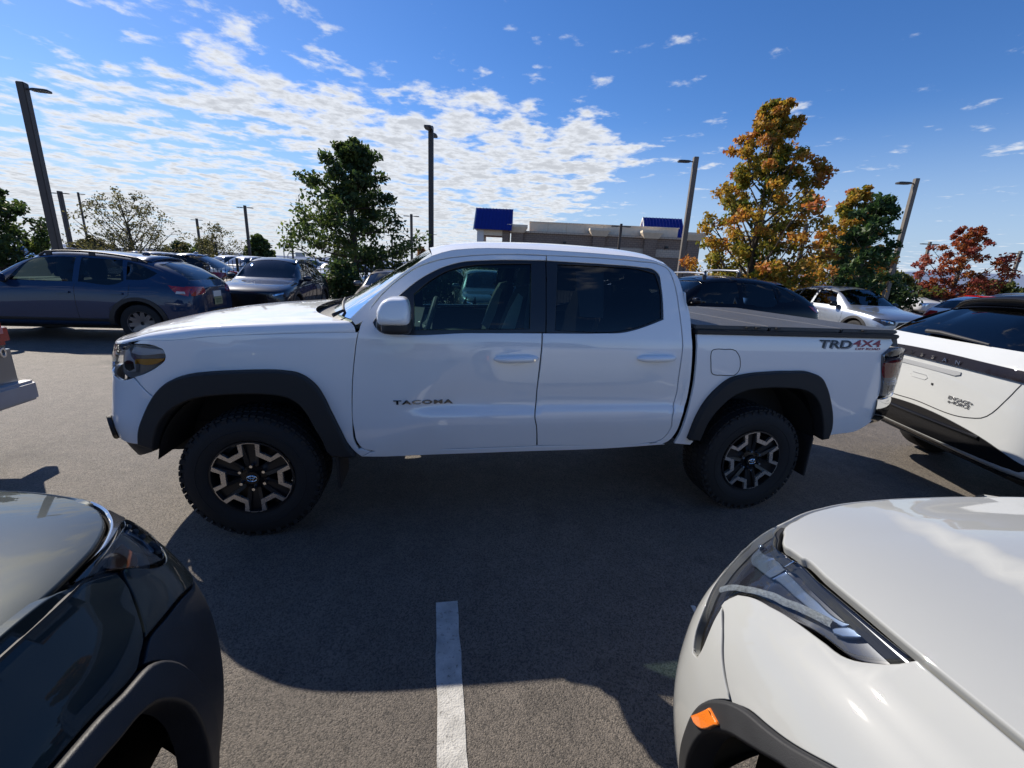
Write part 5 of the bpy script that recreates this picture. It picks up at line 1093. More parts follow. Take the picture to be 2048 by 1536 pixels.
FACE = TRA + R(90)                                  # parked nose towards the camera
M_NAVY = paint('navy_black_paint', (.012, .016, .028), .3, .35); M_GREYP = paint('warm_grey_paint', (.16, .15, .145), .6, .35); M_TEAL = paint('teal_grey_paint', (.05, .085, .10), .5, .35)
M_SILV = paint('silver_paint', (.33, .36, .41), .75, .32); M_BLKP = paint('black_paint', (.004, .005, .009), .0, .3, 1., 1.3); M_WHT2 = paint('plain_white_paint', (.70, .71, .72), 0, .35); M_GUN = paint('gunmetal_paint', (.12, .13, .14), .6, .35)
make_car('parked_car', 'dark navy crossover facing the camera with silver roof rails, beside the blue car', tw(-3.40, 8.85), FACE, M_NAVY, dict(L=4.55, W=1.84, H=1.64, belt=1.02, hz0=.86, nose=.78, hz1=1.06, cowl=1.25, rf=2.05, re=3.6), dict(rails=M_SILV, spokes=5, screen=glass('screen_green', (.30, .36, .35))))
make_car('parked_car', 'bronze-grey sedan facing the camera just left of the truck mirror', tw(-.30, 9.4), FACE, M_GREYP, dict(L=4.6, W=1.80, H=1.44, belt=.93, hz0=.74, nose=.66, hz1=.94, cowl=1.25, rf=2.15, re=3.3, rear_z=.98, fast=.06), dict(clad=False, quarter=False, spokes=7))
make_car('parked_car', 'teal-grey car facing the camera, seen through the truck front window', tw(2.55, 8.6), FACE, M_TEAL, dict(L=4.6, W=1.84, H=1.58, belt=1.0, hz0=.84, nose=.76, hz1=1.02, cowl=1.2, rf=2.0, re=3.5), dict(rails=None, spokes=6))
def bs_extra(sh, root, c):
    w = c['W'] / 2
    for x in (1.95, 2.75):
        rk = empty('roof_rack'); rk.parent = root
        z = sh.cast((x, 0, 5), (0, 0, -1))[2]; bm = bmesh.new(); tube(bm, [(x, -w * .66, z + .06), (x, -w * .62, z + .11), (x, 0, z + .12), (x, w * .62, z + .11), (x, w * .66, z + .06)], .020, 8); bm_obj('crossbar', bm, M_ALU, rk)
        for sg in (-1, 1): box_obj('rack_foot', (x, sg * w * .645, z + .03), (.08, .05, .12), M_PLASTIC, rk, .01)
make_car('parked_car', 'black SUV with silver roof crossbars parked behind the truck bed', tw(4.70, 6.75), TRA, M_BLKP, dict(L=4.85, W=1.90, H=1.70, belt=1.08, cowl=1.2, rf=2.0, re=3.75, hz0=.9, nose=.82, hz1=1.10, rear_z=1.14, tail=.38), dict(tint=M_GLASS_T, front_tint=M_GLASS_T, extra=bs_extra, spoiler=M_BLKP, tail_z=(.98, 1.12)))
make_car('parked_car', 'silver crossover with black mirror parked beyond the slender young tree', tw(13.4, 6.9), FACE + R(-6), M_SILV, dict(L=4.55, W=1.84, H=1.60, belt=1.0, hz0=.84, nose=.76, hz1=1.04, cowl=1.25, rf=2.05, re=3.55), dict(mirror_m=M_GLOSSBLACK))
make_car('parked_car', 'white SUV with roof rails beyond the dark roof spoiler at right', tw(23.5, 7.0), TRA + R(10), M_WHT2, dict(H=1.72, belt=1.08, rear_z=1.12), dict(rails=M_SILV, level=2))
make_car('parked_car', 'small white hatchback half hidden behind the silver crossover', tw(19.6, 8.2), TRA + R(190), M_WHT2, dict(H=1.52, L=4.2, re=3.3), dict(level=2, clad=False))
make_car('parked_car', 'silver SUV showing only its roof and rear above the blue car', tw(-10.3, 13.6), TRA, M_SILV, dict(H=1.70, L=4.7, belt=1.06, rear_z=1.12, re=3.8), dict(rails=None))
make_car('parked_car', 'pale silver car at the left edge behind the blue car', tw(-15.6, 11.6), TRA, M_SILV, dict(H=1.66, L=4.6), dict(rails=M_PLASTIC))
# white electric crossover seen from behind, right of the truck
M_ARW = paint('bright_white_paint', (.50, .515, .515), 0, .33); M_ARB = paint('roof_dark_blue', (.010, .014, .026), .2, .3)
def ar_post(b):
    b.data.materials.append(M_ARB); k = len(b.data.materials) - 1
    for p in b.data.polygons:
        if p.center.z > 1.46 and p.normal.z > .45 and p.material_index == 0: p.material_index = k
def ar_extra(sh, root, c):
    w = c['W'] / 2; L = c['L']
    lay(sh, 'rear', 'light_bar', [(-w*.93, 1.035), (-w*.5, 1.055), (w*.5, 1.055), (w*.93, 1.035), (w*.93, 1.10), (w*.5, 1.118), (-w*.5, 1.118), (-w*.93, 1.10)], mat('smoked_bar', (.010, .007, .009), .2, spec=.3), root, .018, .03, .05, .05)
    bar = root.children[-1]
    for i, ch in enumerate('NISSAN'):
        y = (-.275 + .11 * i); q = sh.proj('rear')(np.array([y, 1.087])); t = text_mesh(ch, .042, .001, M_CHROME, 'lettering', bar, sx=1.3, bold=.0008); t.location = (q[0] + .022, y, q[2]); t.rotation_euler = (R(90), 0, R(90))
    lay(sh, 'rear', 'plate_recess_shade', [(-.30, .985), (.27, .985), (.31, 1.0), (.31, 1.02), (-.30, 1.02)], mat('recess_shade_grey', (.34, .35, .36), .4), root, .008, .012, .04, .02, False)  # no hollow here: shade of the recess painted grey on the white tailgate
    seam(sh, 'rear', 'plate_outline', [(-.12, .93), (.02, .93), (.04, .91), (.02, .89), (-.12, .89), (-.14, .91)], root, .006, mat('seam_grey', (.25, .26, .27), .5), True)
    seam(sh, 'rear', 'tailgate_seam', [(-w*.74, 1.03), (-w*.70, .92), (-w*.58, .74), (-w*.5, .715), (0, .705), (w*.5, .715), (w*.58, .74), (w*.70, .92), (w*.74, 1.03)], root, .007)
    lay(sh, 'rear', 'lower_bumper', [(-w*.98, .37), (w*.98, .37), (w*.99, .48), (w*.66, .60), (w*.4, .645), (-w*.4, .645), (-w*.66, .60), (-w*.99, .48)], M_GLOSSBLACK, root, .010, .03, .07, .05)
    for z, hw_ in ((.60, .62), (.395, .78)):
        bm = bmesh.new(); P = [sh.proj('rear')(np.array([y, z])) for y in np.linspace(-w * hw_, w * hw_, 25)]; tube(bm, [(p[0] + .012, p[1], p[2]) for p in P], .014, 8); bm_obj('bumper_crease', bm, M_GLOSSBLACK, root)
    for body, z, y0 in (('ENGAGE+', .815, .37), ('e-4ORCE', .785, .365)):
        t = text_mesh(body, .036, .0012, mat('badge_grey', (.22, .22, .23), .25, .7), 'badge', root, sx=1.25, shear=.1); q = sh.proj('rear')(np.array([y0, z])); n_ = sh.proj('rear')(np.array([y0 + .06, z])) - sh.proj('rear')(np.array([y0 - .06, z]))
        t.location = (q[0] + .004, y0, q[2]); t.rotation_euler = (R(90), 0, math.atan2(n_[1], n_[0]))
    q = sh.proj('rear')(np.array([.10, .875])); box_obj('sensor', (q[0], .10, .875), (.01, .016, .016), M_SEAL, root)
    # dark roof skin, big split spoiler, wiper
    P = []
    for y in np.linspace(-w * .66, w * .66, 17):
        e = abs(y) / (w * .66); x0 = c['re'] - .04; z0 = sh.cast((x0, y, 5), (0, 0, -1))[2]; b = x0 + .46 - .10 * e ** 3
        P.append([(x0, y, z0 + .008), (x0 + .2, y, z0 + .015 - .01 * e), (b, y, z0 - .015 - .02 * e), (b + .005, y, z0 - .04 - .02 * e), (b - .04, y, z0 - .085 - .01 * e), (x0 + .10, y, z0 - .12)])
    sp = grid_obj('spoiler', np.array(P), M_GLOSSBLACK, root)
    box_obj('brake_light', (c['re'] + .40, 0, P[8][2][2] - .012), (.02, .9, .012), M_RED, sp, .003)
    q0 = sh.proj('rear')(np.array([-.20, c['rear_z'] + .10])); q1 = sh.proj('rear')(np.array([.32, c['rear_z'] + .075])); bm = bmesh.new(); tube(bm, [(q0[0] + .03, -.24, q0[2]), (q0[0] + .03, -.1, q0[2] + .005), (q1[0] + .02, .34, q1[2])], [.018, .016, .007], 8); bm_obj('rear_wiper', bm, M_PLASTIC, root)
    blob('tail_marker', (L - .02, -w * .7, 1.07), (.01, .02, .02), M_RED, root, 2, 8, 5)
make_car('parked_car', 'white electric crossover with black spoiler and light bar, tail just beyond the truck bumper', (3.42 + 4.57, 3.50 - .48, 0), R(174), M_ARW, dict(L=4.60, W=1.90, H=1.69, belt=1.04, cowl=1.2, rf=2.0, re=3.70, tail=.26, rear_z=1.17, hz1=1.02, roofw=.66, fast=.04, bot=.30), dict(rear_trim=False, clad=True, tail_m=M_GLOSSBLACK, tail_z=(1.04, 1.09), ant_m=M_GLOSSBLACK, extra=ar_extra, post=ar_post))
# red and grey vehicle whose end shows at the left edge
rv = empty('parked_vehicle', tw(-2.24, .50), TRA, 'silver-grey vehicle with a red tail light, its rear corner cut off by the left edge', 'vehicle')
M_REDP = paint('red_paint', (.30, .012, .022), 0, .35); M_PANEL = paint('silver_grey_end_paint', (.22, .23, .24), .6, .35, 1., 1.8); M_STEEL = mat('bumper_grey', (.42, .42, .44), .5, .1, noise=(8, .08))
P = []
for x, i_ in ((0, .10), (-.05, .03), (-.15, 0), (-1.2, -.02), (-3.6, 0), (-3.8, .1)): P.append([(x, y, z) for y, z in [(-1.0 + i_, .62), (-1.03 + i_, .8), (-1.0 + i_, .98), (-.88 + i_, 1.06), (-.4, 1.12), (0, 1.13), (.4, 1.12), (.88 - i_, 1.06), (1.0 - i_, .98), (1.03 - i_, .8), (1.0 - i_, .62)]])
grid_obj('body', np.array(P), M_PANEL, rv)
bm = bmesh.new(); box(bm, (.0, 0, .70), (.06, 2.0, .34), bevel=.03); ep = bm_obj('end_panel', bm, M_PANEL, rv)
bm = bmesh.new(); box(bm, (.06, 0, .50), (.10, 2.06, .16), bevel=.02); bm_obj('bumper', bm, M_STEEL, rv)
for sg in (-1, 1):
    bm = bmesh.new(); box(bm, (-.02, sg * .74, .955), (.12, .54, .17), bevel=.035); tl_ = bm_obj('tail_light', bm, M_RED, rv)
    bm = bmesh.new(); box(bm, (.035, sg * .86, .985), (.02, .16, .06), bevel=.008); bm_obj('lamp_window', bm, mat('corner_lens', (.55, .20, .22), .2, coat=1), tl_)
t = text_mesh('00', .10, .008, M_CHROME, 'badge', ep, sx=1.1, bevel=.002); t.location = (.042, .86, .82); t.rotation_euler = (R(90), 0, R(90))
P = []
for x, z, w_ in ((-.9, 1.12, .80), (-1.3, 1.60, .70), (-2.6, 1.66, .70), (-3.2, 1.12, .8)): P.append([(x, -w_ - .1, 1.1), (x, -w_, z - .03), (x, -w_ * .6, z), (x, w_ * .6, z), (x, w_, z - .03), (x, w_ + .1, 1.1)])
grid_obj('cabin', np.array(P), M_GLOSSBLACK, rv)
for x in (-.75, -3.1):
    for sg in (-1, 1): simple_wheel(rv, (x, sg * .95, .38), .38, .25, sg, 'y')
bm = bmesh.new(); box(bm, (-1.9, 0, .5), (3.4, 1.3, .25)); bm_obj('underbody', bm, M_UNDER, rv, False)

# ---------------------------------------------------------------- painted marks, far lot, street furniture, building, trees
M_LINE = mat('white_line_paint', (.46, .45, .42), .7, noise=(14, .25, 8), bump=(160, .5))
_nt = M_LINE.node_tree; _b = _nt.nodes['Principled BSDF']; _src = _b.inputs['Base Color'].links[0].from_socket; _n = _nt.nodes.new('ShaderNodeTexNoise'); _n.inputs['Scale'].default_value = 55; _n.inputs['Detail'].default_value = 9; _n.inputs['Roughness'].default_value = .75
_tc = _nt.nodes.new('ShaderNodeTexCoord'); _nt.links.new(_tc.outputs['Object'], _n.inputs['Vector']); _mr = _nt.nodes.new('ShaderNodeMapRange'); _nt.links.new(_n.outputs[0], _mr.inputs[0]); _mr.inputs[1].default_value = .56; _mr.inputs[2].default_value = .66; _mr.inputs[4].default_value = .85
_mx = _nt.nodes.new('ShaderNodeMixRGB'); _nt.links.new(_mr.outputs[0], _mx.inputs[0]); _nt.links.new(_src, _mx.inputs[1]); _mx.inputs[2].default_value = (.06, .053, .046, 1); _nt.links.new(_mx.outputs[0], _b.inputs['Base Color'])   # chipped paint lets the asphalt through
def ground_strip(name, pts, m, z=.004, label=None):
    o = mesh_obj(name, [(*p[:2], z) for p in pts], [tuple(range(len(pts)))], m, None, False); return tag(o, label, 'marking', kind='structure')
rs = random.Random(3); a = []; b = []
for k in range(41):
    y = -.615 - k * .10; a.append(tw(1.042 + rs.uniform(-.004, .004), y)); b.append(tw(1.146 + rs.uniform(-.004, .004), y))
v = [(*p[:2], .004) for p in a] + [(*p[:2], .004) for p in b]; tag(mesh_obj('stall_line', v, [(i, i + 1, 42 + i, 41 + i) for i in range(40)], M_LINE, None, False), 'worn white stall line running from the camera toward the truck', 'marking', kind='structure')
for x0, w_ in ((2.305, .022), (2.345, .03), (2.39, .03)): ground_strip('stall_mark', [tw(x0, -.845), tw(x0 + w_, -.85), tw(x0 + w_ + .012, -.79), tw(x0 + .012, -.785)], M_LINE, .004, 'scrap of painted lettering on the asphalt by the white car')
for x in (-1.6, 3.8, 6.5): ground_strip('stall_line', [tw(x - .05, -.6), tw(x + .05, -.6), tw(x + .05, -5.2), tw(x - .05, -5.2)], M_LINE, .004, 'white stall line')
for x in np.arange(-12, 30, 2.75): ground_strip('stall_line', [tw(x - .05, 8.2), tw(x + .05, 8.2), tw(x + .05, 13.2), tw(x - .05, 13.2)], M_LINE, .004, 'white stall line')
# far rows of cars
def far_mesh(name, m, kind):
    c = dict(cowl=1.15, L=4.5, W=1.82, H=1.5 if kind == 'sedan' else 1.68, belt=.95 if kind == 'sedan' else 1.05, hz0=.74 if kind == 'sedan' else .84, nose=.66 if kind == 'sedan' else .76, hz1=.95 if kind == 'sedan' else 1.04, rear_z=1.0 if kind == 'sedan' else 1.08, re=3.35 if kind == 'sedan' else 3.6, rf=2.0)
    S = cage(**c); bm = cage_mesh(S); me = bpy.data.meshes.new('t'); bm.to_mesh(me); bm.free(); o = bpy.data.objects.new('t', me); COL.objects.link(o); md = o.modifiers.new('s', 'SUBSURF'); md.levels = 2
    bpy.context.view_layer.update(); m2 = bpy.data.meshes.new_from_object(o.evaluated_get(bpy.context.evaluated_depsgraph_get())); bpy.data.objects.remove(o)
    for q in (m, M_GLASSFAR, M_RUBBER, M_RED, M_REFL): m2.materials.append(q)
    H, belt = c['H'], c['belt']
    for p in m2.polygons:
        x, y, z = p.center; n = p.normal; mi = 0
        up_ = z > belt + .05
        if up_ and z < H - .13:
            if abs(n.y) > .5 and c['cowl'] + .45 < x < c['re'] + .35 and not (abs(x - (c['rf'] + c['re']) / 2 + .1) < .06): mi = 1
            elif n.x < -.3 and abs(y) < .66 and x > c['cowl'] + .05: mi = 1
            elif n.x > .3 and abs(y) < .6: mi = 1
        if mi == 0 and x > c['L'] - .35 and .80 < z < .98 and abs(y) > .55: mi = 3
        if mi == 0 and x < .35 and .62 < z < .8 and abs(y) > .45 and n.x < -.2: mi = 4
        p.material_index = mi; p.use_smooth = True
    bb = bmesh.new(); bb.from_mesh(m2)
    for ax in (.88, 3.58):
        for sg in (-1, 1): lathe(bb, [(.18, sg * .88), (.20, sg * .925), (.31, sg * .925), (.34, sg * .90), (.34, sg * .7)], 16, 'y', (ax, 0, .34), 2); lathe(bb, [(.20, sg * .915), (0, sg * .91)], 12, 'y', (ax, 0, .34), 4)
    bb.to_mesh(m2); bb.free(); m2.name = name; return m2
M_GLASSFAR = mat('far_car_glass', (.012, .014, .018), .06, coat=1)
cols = {'white': M_WHT2, 'silver': M_SILV, 'black': M_BLKP, 'grey': M_GUN, 'blue': M_BLUE, 'red': M_REDP}
fm = {(k, q): far_mesh('far_car', m, q) for k, m in cols.items() for q in ('sedan', 'SUV')}
rf_ = random.Random(21); nfar = 0
where = {0: 'in the nearest rows past the iron fence', 1: 'in the middle rows of the far lot', 2: 'in the most distant rows of the far lot', 3: 'at the right beyond the tan pole'}
ORD = ['first', 'second', 'third', 'fourth', 'fifth', 'sixth', 'seventh', 'eighth', 'ninth', 'tenth', 'eleventh', 'twelfth', 'thirteenth', 'fourteenth', 'fifteenth', 'sixteenth', 'seventeenth', 'eighteenth', 'nineteenth', 'twentieth'] + [f'{n}th' for n in range(21, 60)]
def far_car(x, y, rz, k, q, zone, extra=''):
    global nfar
    o = bpy.data.objects.new('far_car', fm[(k, q)]); o.location = tw(x, y); o.rotation_euler = (0, 0, rz); link(o); nfar += 1
    tag(o, f'small {k} {q}, {extra}', 'car', f'{k} {q} cars {where[zone]}')
picks = ['white'] * 7 + ['silver'] * 4 + ['black'] * 4 + ['grey'] * 4 + ['blue'] * 2
for r_i, y in enumerate((27, 33, 45, 51, 63, 69, 82, 88, 104, 112, 130, 150)):
    x0, x1 = -.62 * y - 12, .06 * y - 1
    x = x0; cnt = 0
    while x < x1:
        cnt += 1
        if rf_.random() < .93: far_car(x, y + rf_.uniform(-.3, .3), TRA + R(62 if r_i % 2 else 242 - 180) + rf_.uniform(-.04, .04), rf_.choice(picks), rf_.choice(('sedan', 'SUV')), 0 if y < 40 else (1 if y < 80 else 2), f'{ORD[cnt - 1]} from left in the {ORD[r_i]} row past the fence')
        x += 2.75 if y < 60 else (3.6 if y < 100 else 6.0)
for n_, (x, y) in enumerate(((26, 20), (29, 20.3), (32, 20), (35, 20.4), (38, 20), (41, 20.2), (31, 12.5), (35, 12.8), (44, 21), (47, 20))): far_car(x, y, FACE + rf_.uniform(-.05, .05), rf_.choice(['white', 'silver', 'grey']), rf_.choice(('sedan', 'SUV')), 3, f'{ORD[n_]} of those parked right of the maples')
# iron fence
M_IRON = mat('black_iron', (.012, .012, .013), .5, .3)
fence = empty('iron_fence', tw(-9, 16.5), TRA, 'black iron picket fence behind the parked cars, left of the truck roof', 'fence')
for z in (.25, 1.25): box_obj('rail', (8.5, 0, z), (17, .035, .04), M_IRON, fence)
bm = bmesh.new(); box(bm, (0, 0, .75), (.02, .02, 1.42)); pk = bm_obj('picket', bm, M_IRON, fence, False)
for k in range(1, 120): o = bpy.data.objects.new('picket', pk.data); o.location = (k * .14, 0, 0); link(o, fence)
for k in range(8): box_obj('post', (k * 2.4, 0, .78), (.07, .07, 1.56), M_IRON, fence)
# light poles
M_POLE = mat('pole_bronze', (.075, .062, .055), .55, .2, noise=(3, .12)); M_POLEL = mat('pole_tan', (.16, .14, .12), .55, .1, noise=(3, .12)); M_LAMP = mat('lamp_head', (.05, .05, .055), .45, .4)
def pole(X, Y, H, arms, label, m=M_POLE, wd=.17, az=0., sq=True):
    p = empty('light_pole', (X, Y, 0), az, label, 'light pole', 'parking lot light poles')
    bm = bmesh.new(); box(bm, (0, 0, H / 2), (wd, wd, H), bevel=wd * .08); bm_obj('pole', bm, m, p)
    bm = bmesh.new(); lathe(bm, [(.28, 0), (.28, .7), (.26, .72), (0, .72)], 20, 'z'); bm_obj('base', bm, mat('concrete_base', (.35, .34, .32), .85, noise=(5, .15)), p)
    for a in arms:
        bm = bmesh.new(); Mx = Matrix.Rotation(a, 4, 'Z'); tube(bm, [Mx @ Vector((wd * .5, 0, H - .22)), Mx @ Vector((wd * .5 + .18, 0, H - .22))], .03, 8); bm_obj('arm', bm, m, p)
        bm = bmesh.new(); q = [(.20, -.10), (.35, -.17), (.72, -.17), (.80, -.12), (.80, .12), (.72, .17), (.35, .17), (.20, .10)]
        t0 = [bm.verts.new(Mx @ Vector((x + wd * .5 - .05, y, H - .19))) for x, y in q]; t1 = [bm.verts.new(Mx @ Vector((x + wd * .5 - .05, y, H - .26))) for x, y in q]; bm.faces.new(t0); bm.faces.new(t1[::-1])
        for i in range(8): bm.faces.new((t0[i], t0[(i + 1) % 8], t1[(i + 1) % 8], t1[i]))
        bm_obj('lamp', bm, M_LAMP, p, False)
    return p
pole(-19.75, 19, 7.8, (0,), 'tall leaning-looking light pole nearest the left edge', wd=.27, az=.2)
pole(-50.4, 50, 7.6, (0, math.pi), 'twin-arm pole just right of the left-edge pole', wd=.36); pole(-30.2, 50, 7.05, (0, math.pi), 'twin-arm pole rising above the dark evergreen', wd=.24)
pole(-50, 70, 7.0, (0, math.pi), 'thin twin-arm pole between the two bare trees', wd=.28); pole(-4.29, 22, 7.8, (-1.57, 1.57), 'dark pole standing alone above the truck windshield', wd=.22)
pole(-12.4, 52, 7.2, (0, math.pi), 'twin-arm pole touching the right side of the oak crown', wd=.26); pole(8.75, 24, 7.55, (math.pi,), 'tan pole between the brown building and the big orange maple', M_POLEL, .24)
pole(8.9, 40, 5.95, (0, math.pi), 'short twin-arm pole in front of the brown wall', wd=.2); pole(18.4, 22, 6.6, (math.pi,), 'tan pole right of the slender green tree', M_POLEL, .19)
pole(40.6, 45, 6.2, (0, math.pi), 'twin-arm pole left of the red tree', M_POLEL, .22); pole(44.2, 40, 5.3, (0, math.pi), 'twin-arm pole at the far right edge', M_POLEL, .22); pole(25, 40, 6.7, (math.pi,), 'pole seen behind the big orange maple', wd=.3)
pole(-24, 85, 7.0, (0, math.pi), 'tiny distant pole left of the oak', wd=.28); pole(-15.5, 80, 7.2, (0, math.pi), 'tiny distant pole beside the small orange tree', wd=.28); pole(-60, 62, 9, (0,), 'thin distant pole above the bare tree', wd=.2); pole(-38, 75, 5.2, (0,), 'tiny pole right of the second bare tree', wd=.25); pole(-9, 110, 7, (0, math.pi), 'tiny far pole left of the building', wd=.3)
# brown building with blue metal towers
def stripes(name, c1, c2, sx, sz, mort):
    m = bpy.data.materials.new(name); m.use_nodes = True; nt = m.node_tree; b = nt.nodes['Principled BSDF']; tcn = nt.nodes.new('ShaderNodeTexCoord'); mp = nt.nodes.new('ShaderNodeMapping'); mp.inputs['Rotation'].default_value = (R(90), 0, 0); nt.links.new(tcn.outputs['Object'], mp.inputs[0])
    br = nt.nodes.new('ShaderNodeTexBrick'); nt.links.new(mp.outputs[0], br.inputs['Vector']); br.inputs['Color1'].default_value = (*c1, 1); br.inputs['Color2'].default_value = (*c2, 1); br.inputs['Mortar'].default_value = (*mort, 1); br.inputs['Scale'].default_value = 1; br.inputs['Brick Width'].default_value = sx; br.inputs['Row Height'].default_value = sz; br.inputs['Mortar Size'].default_value = .012
    nt.links.new(br.outputs[0], b.inputs['Base Color']); b.inputs['Roughness'].default_value = .85; return m
M_BRICK = stripes('brown_block', (.25, .18, .135), (.28, .21, .16), .40, .20, (.10, .08, .07)); M_BAND = stripes('tan_block', (.52, .43, .34), (.56, .47, .37), .40, .20, (.24, .2, .17)); M_STUCCO = mat('tan_stucco', (.78, .66, .50), .9, noise=(4, .06), bump=(60, .2)); M_BROOF = mat('blue_metal_roof', (.012, .022, .20), .35, .3, noise=(3, .08)); M_WTRIM = mat('white_trim', (.7, .7, .69), .6)
bld = empty('store_building', (-.9, 45, 0), R(-1.5), 'long low brown block building with tan parapet and blue-roofed towers', 'building')
def bbox(name, x0, x1, y0, y1, z0, z1, m, par=None): return box_obj(name, ((x0 + x1) / 2, (y0 + y1) / 2, (z0 + z1) / 2), (x1 - x0, y1 - y0, z1 - z0), m, par or bld)
bbox('wall', .3, 18.3, .2, 14, 0, 5.25, M_BRICK); bbox('wall_band', .6, 18.0, .12, .4, 3.5, 4.25, M_BAND); bbox('wall_coping', .25, 18.35, .05, .5, 5.25, 5.42, M_BAND)
for k in range(8): bbox('parapet_panel', 1.9 + k * 1.86, 1.9 + k * 1.86 + 1.84, 1.0, 12, 5.2, 6.32, M_STUCCO)
bbox('parapet_cap', 1.85, 16.85, .95, 12.05, 6.32, 6.42, M_STUCCO)
for x in (.0, 8.1, 13.2, 17.4):
    pl_ = bbox('pilaster', x + .1, x + 1.3, -.12, .5, 0, 5.2, M_BRICK); bm = bmesh.new(); q0 = [bm.verts.new(p) for p in ((x, -.22, 5.2), (x + 1.4, -.22, 5.2), (x + 1.4, .6, 5.2), (x, .6, 5.2))]; q1 = [bm.verts.new(p) for p in ((x - .3, -.5, 5.72), (x + 1.7, -.5, 5.72), (x + 1.7, .8, 5.72), (x - .3, .8, 5.72))]; q2 = [bm.verts.new(v.co + Vector((0, 0, .2))) for v in q1]
    for p, q in ((q0, q1), (q1, q2)):
        for i in range(4): bm.faces.new((p[i], p[(i + 1) % 4], q[(i + 1) % 4], q[i]))
    bm.faces.new(q2); bm.faces.new(q0[::-1]); bm_obj('capital', bm, M_STUCCO, bld, False)
for x in (5.3, 15.4): bbox('wall_light', x, x + .3, -.05, .2, 4.35, 4.55, mat('lamp_dark', (.03, .03, .03), .5))
def tower(x0, x1, yy, z_e, z_r, body):
    tn = [bbox('tower_wall', x0 + .25, x0 + .9, yy + .3, yy + 3.0, 0, z_e, M_WTRIM), bbox('tower_wall', x1 - .9, x1 - .25, yy + .3, yy + 3.0, 0, z_e, M_BRICK), bbox('tower_infill', x0 + .9, x1 - .9, yy + .5, yy + 3, 0, z_e - 1.3, M_BROOF), bbox('tower_lintel', x0 + .9, x1 - .9, yy + .35, yy + 3, z_e - .5, z_e, M_STUCCO)]
    ym = yy + 1.7; rf = mesh_obj('roof', [(x0, yy - .2, z_e), (x1, yy - .2, z_e), (x1, ym, z_r), (x0, ym, z_r), (x0, yy + 3.6, z_e), (x1, yy + 3.6, z_e)], [(0, 1, 2, 3), (3, 2, 5, 4), (0, 3, 4), (1, 5, 2), (0, 4, 5, 1)], M_BROOF, bld, False)
    n = int((x1 - x0) / .32)
    for k in range(n + 1):
        x = x0 + (x1 - x0) * k / n; bm = bmesh.new(); tube(bm, [(x, yy - .2, z_e + .03), (x, ym, z_r + .03)], .03, 4); bm_obj('roof_seam', bm, M_BROOF, rf, False)
    for a_, b_ in (((x0 - .03, yy - .2, z_e - .05), (x0 - .03, ym, z_r - .05)), ((x0 - .03, yy + 3.6, z_e - .05), (x0 - .03, ym, z_r - .05))):
        bm = bmesh.new(); tube(bm, [a_, b_], .09, 4); bm_obj('gable_trim', bm, M_WTRIM, bld, False)
tower(-3.5, .15, -.8, 5.3, 7.45, 0); tower(14.1, 18.2, 3.2, 5.6, 7.75, 1)
# sign gantry by the far road, guard rail
gt = empty('sign_gantry', (-63.2, 120, 0), 0, 'distant road sign gantry left of the oak', 'sign'); bm = bmesh.new(); tube(bm, [(0, 0, 0), (0, 0, 5.2)], .14, 8); tube(bm, [(1.0, 0, 0), (1.0, 0, 2.6), (1.3, 0, 3.1), (6.0, 0, 3.2)], .13, 8); bm_obj('frame', bm, mat('galvanised', (.35, .36, .37), .5, .6), gt); box_obj('sign_panel', (4.5, -.15, 2.9), (2.6, .08, 1.1), mat('sign_back', (.42, .44, .45), .6), gt)
# ---------------------------------------------------------------- trees
def leaf_mat(name, trans=.48, rough=.55):
    m = bpy.data.materials.new(name); m.use_nodes = True; nt = m.node_tree; b = nt.nodes['Principled BSDF']; o = nt.nodes['Material Output']; at = nt.nodes.new('ShaderNodeAttribute'); at.attribute_name = 'leafcol'
    b.inputs['Roughness'].default_value = rough; nt.links.new(at.outputs['Color'], b.inputs['Base Color']); t = nt.nodes.new('ShaderNodeBsdfTranslucent'); nt.links.new(at.outputs['Color'], t.inputs[0]); mx = nt.nodes.new('ShaderNodeMixShader'); mx.inputs[0].default_value = trans
    nt.links.new(b.outputs[0], mx.inputs[1]); nt.links.new(t.outputs[0], mx.inputs[2]); nt.links.new(mx.outputs[0], o.inputs[0]); return m
M_LEAF = leaf_mat('leaves'); M_BARK = mat('bark', (.075, .06, .05), .9, noise=(9, .3, 6), bump=(40, .8, 6)); M_BARKP = mat('pale_bark', (.16, .13, .10), .9, noise=(9, .3, 6), bump=(40, .8, 6))
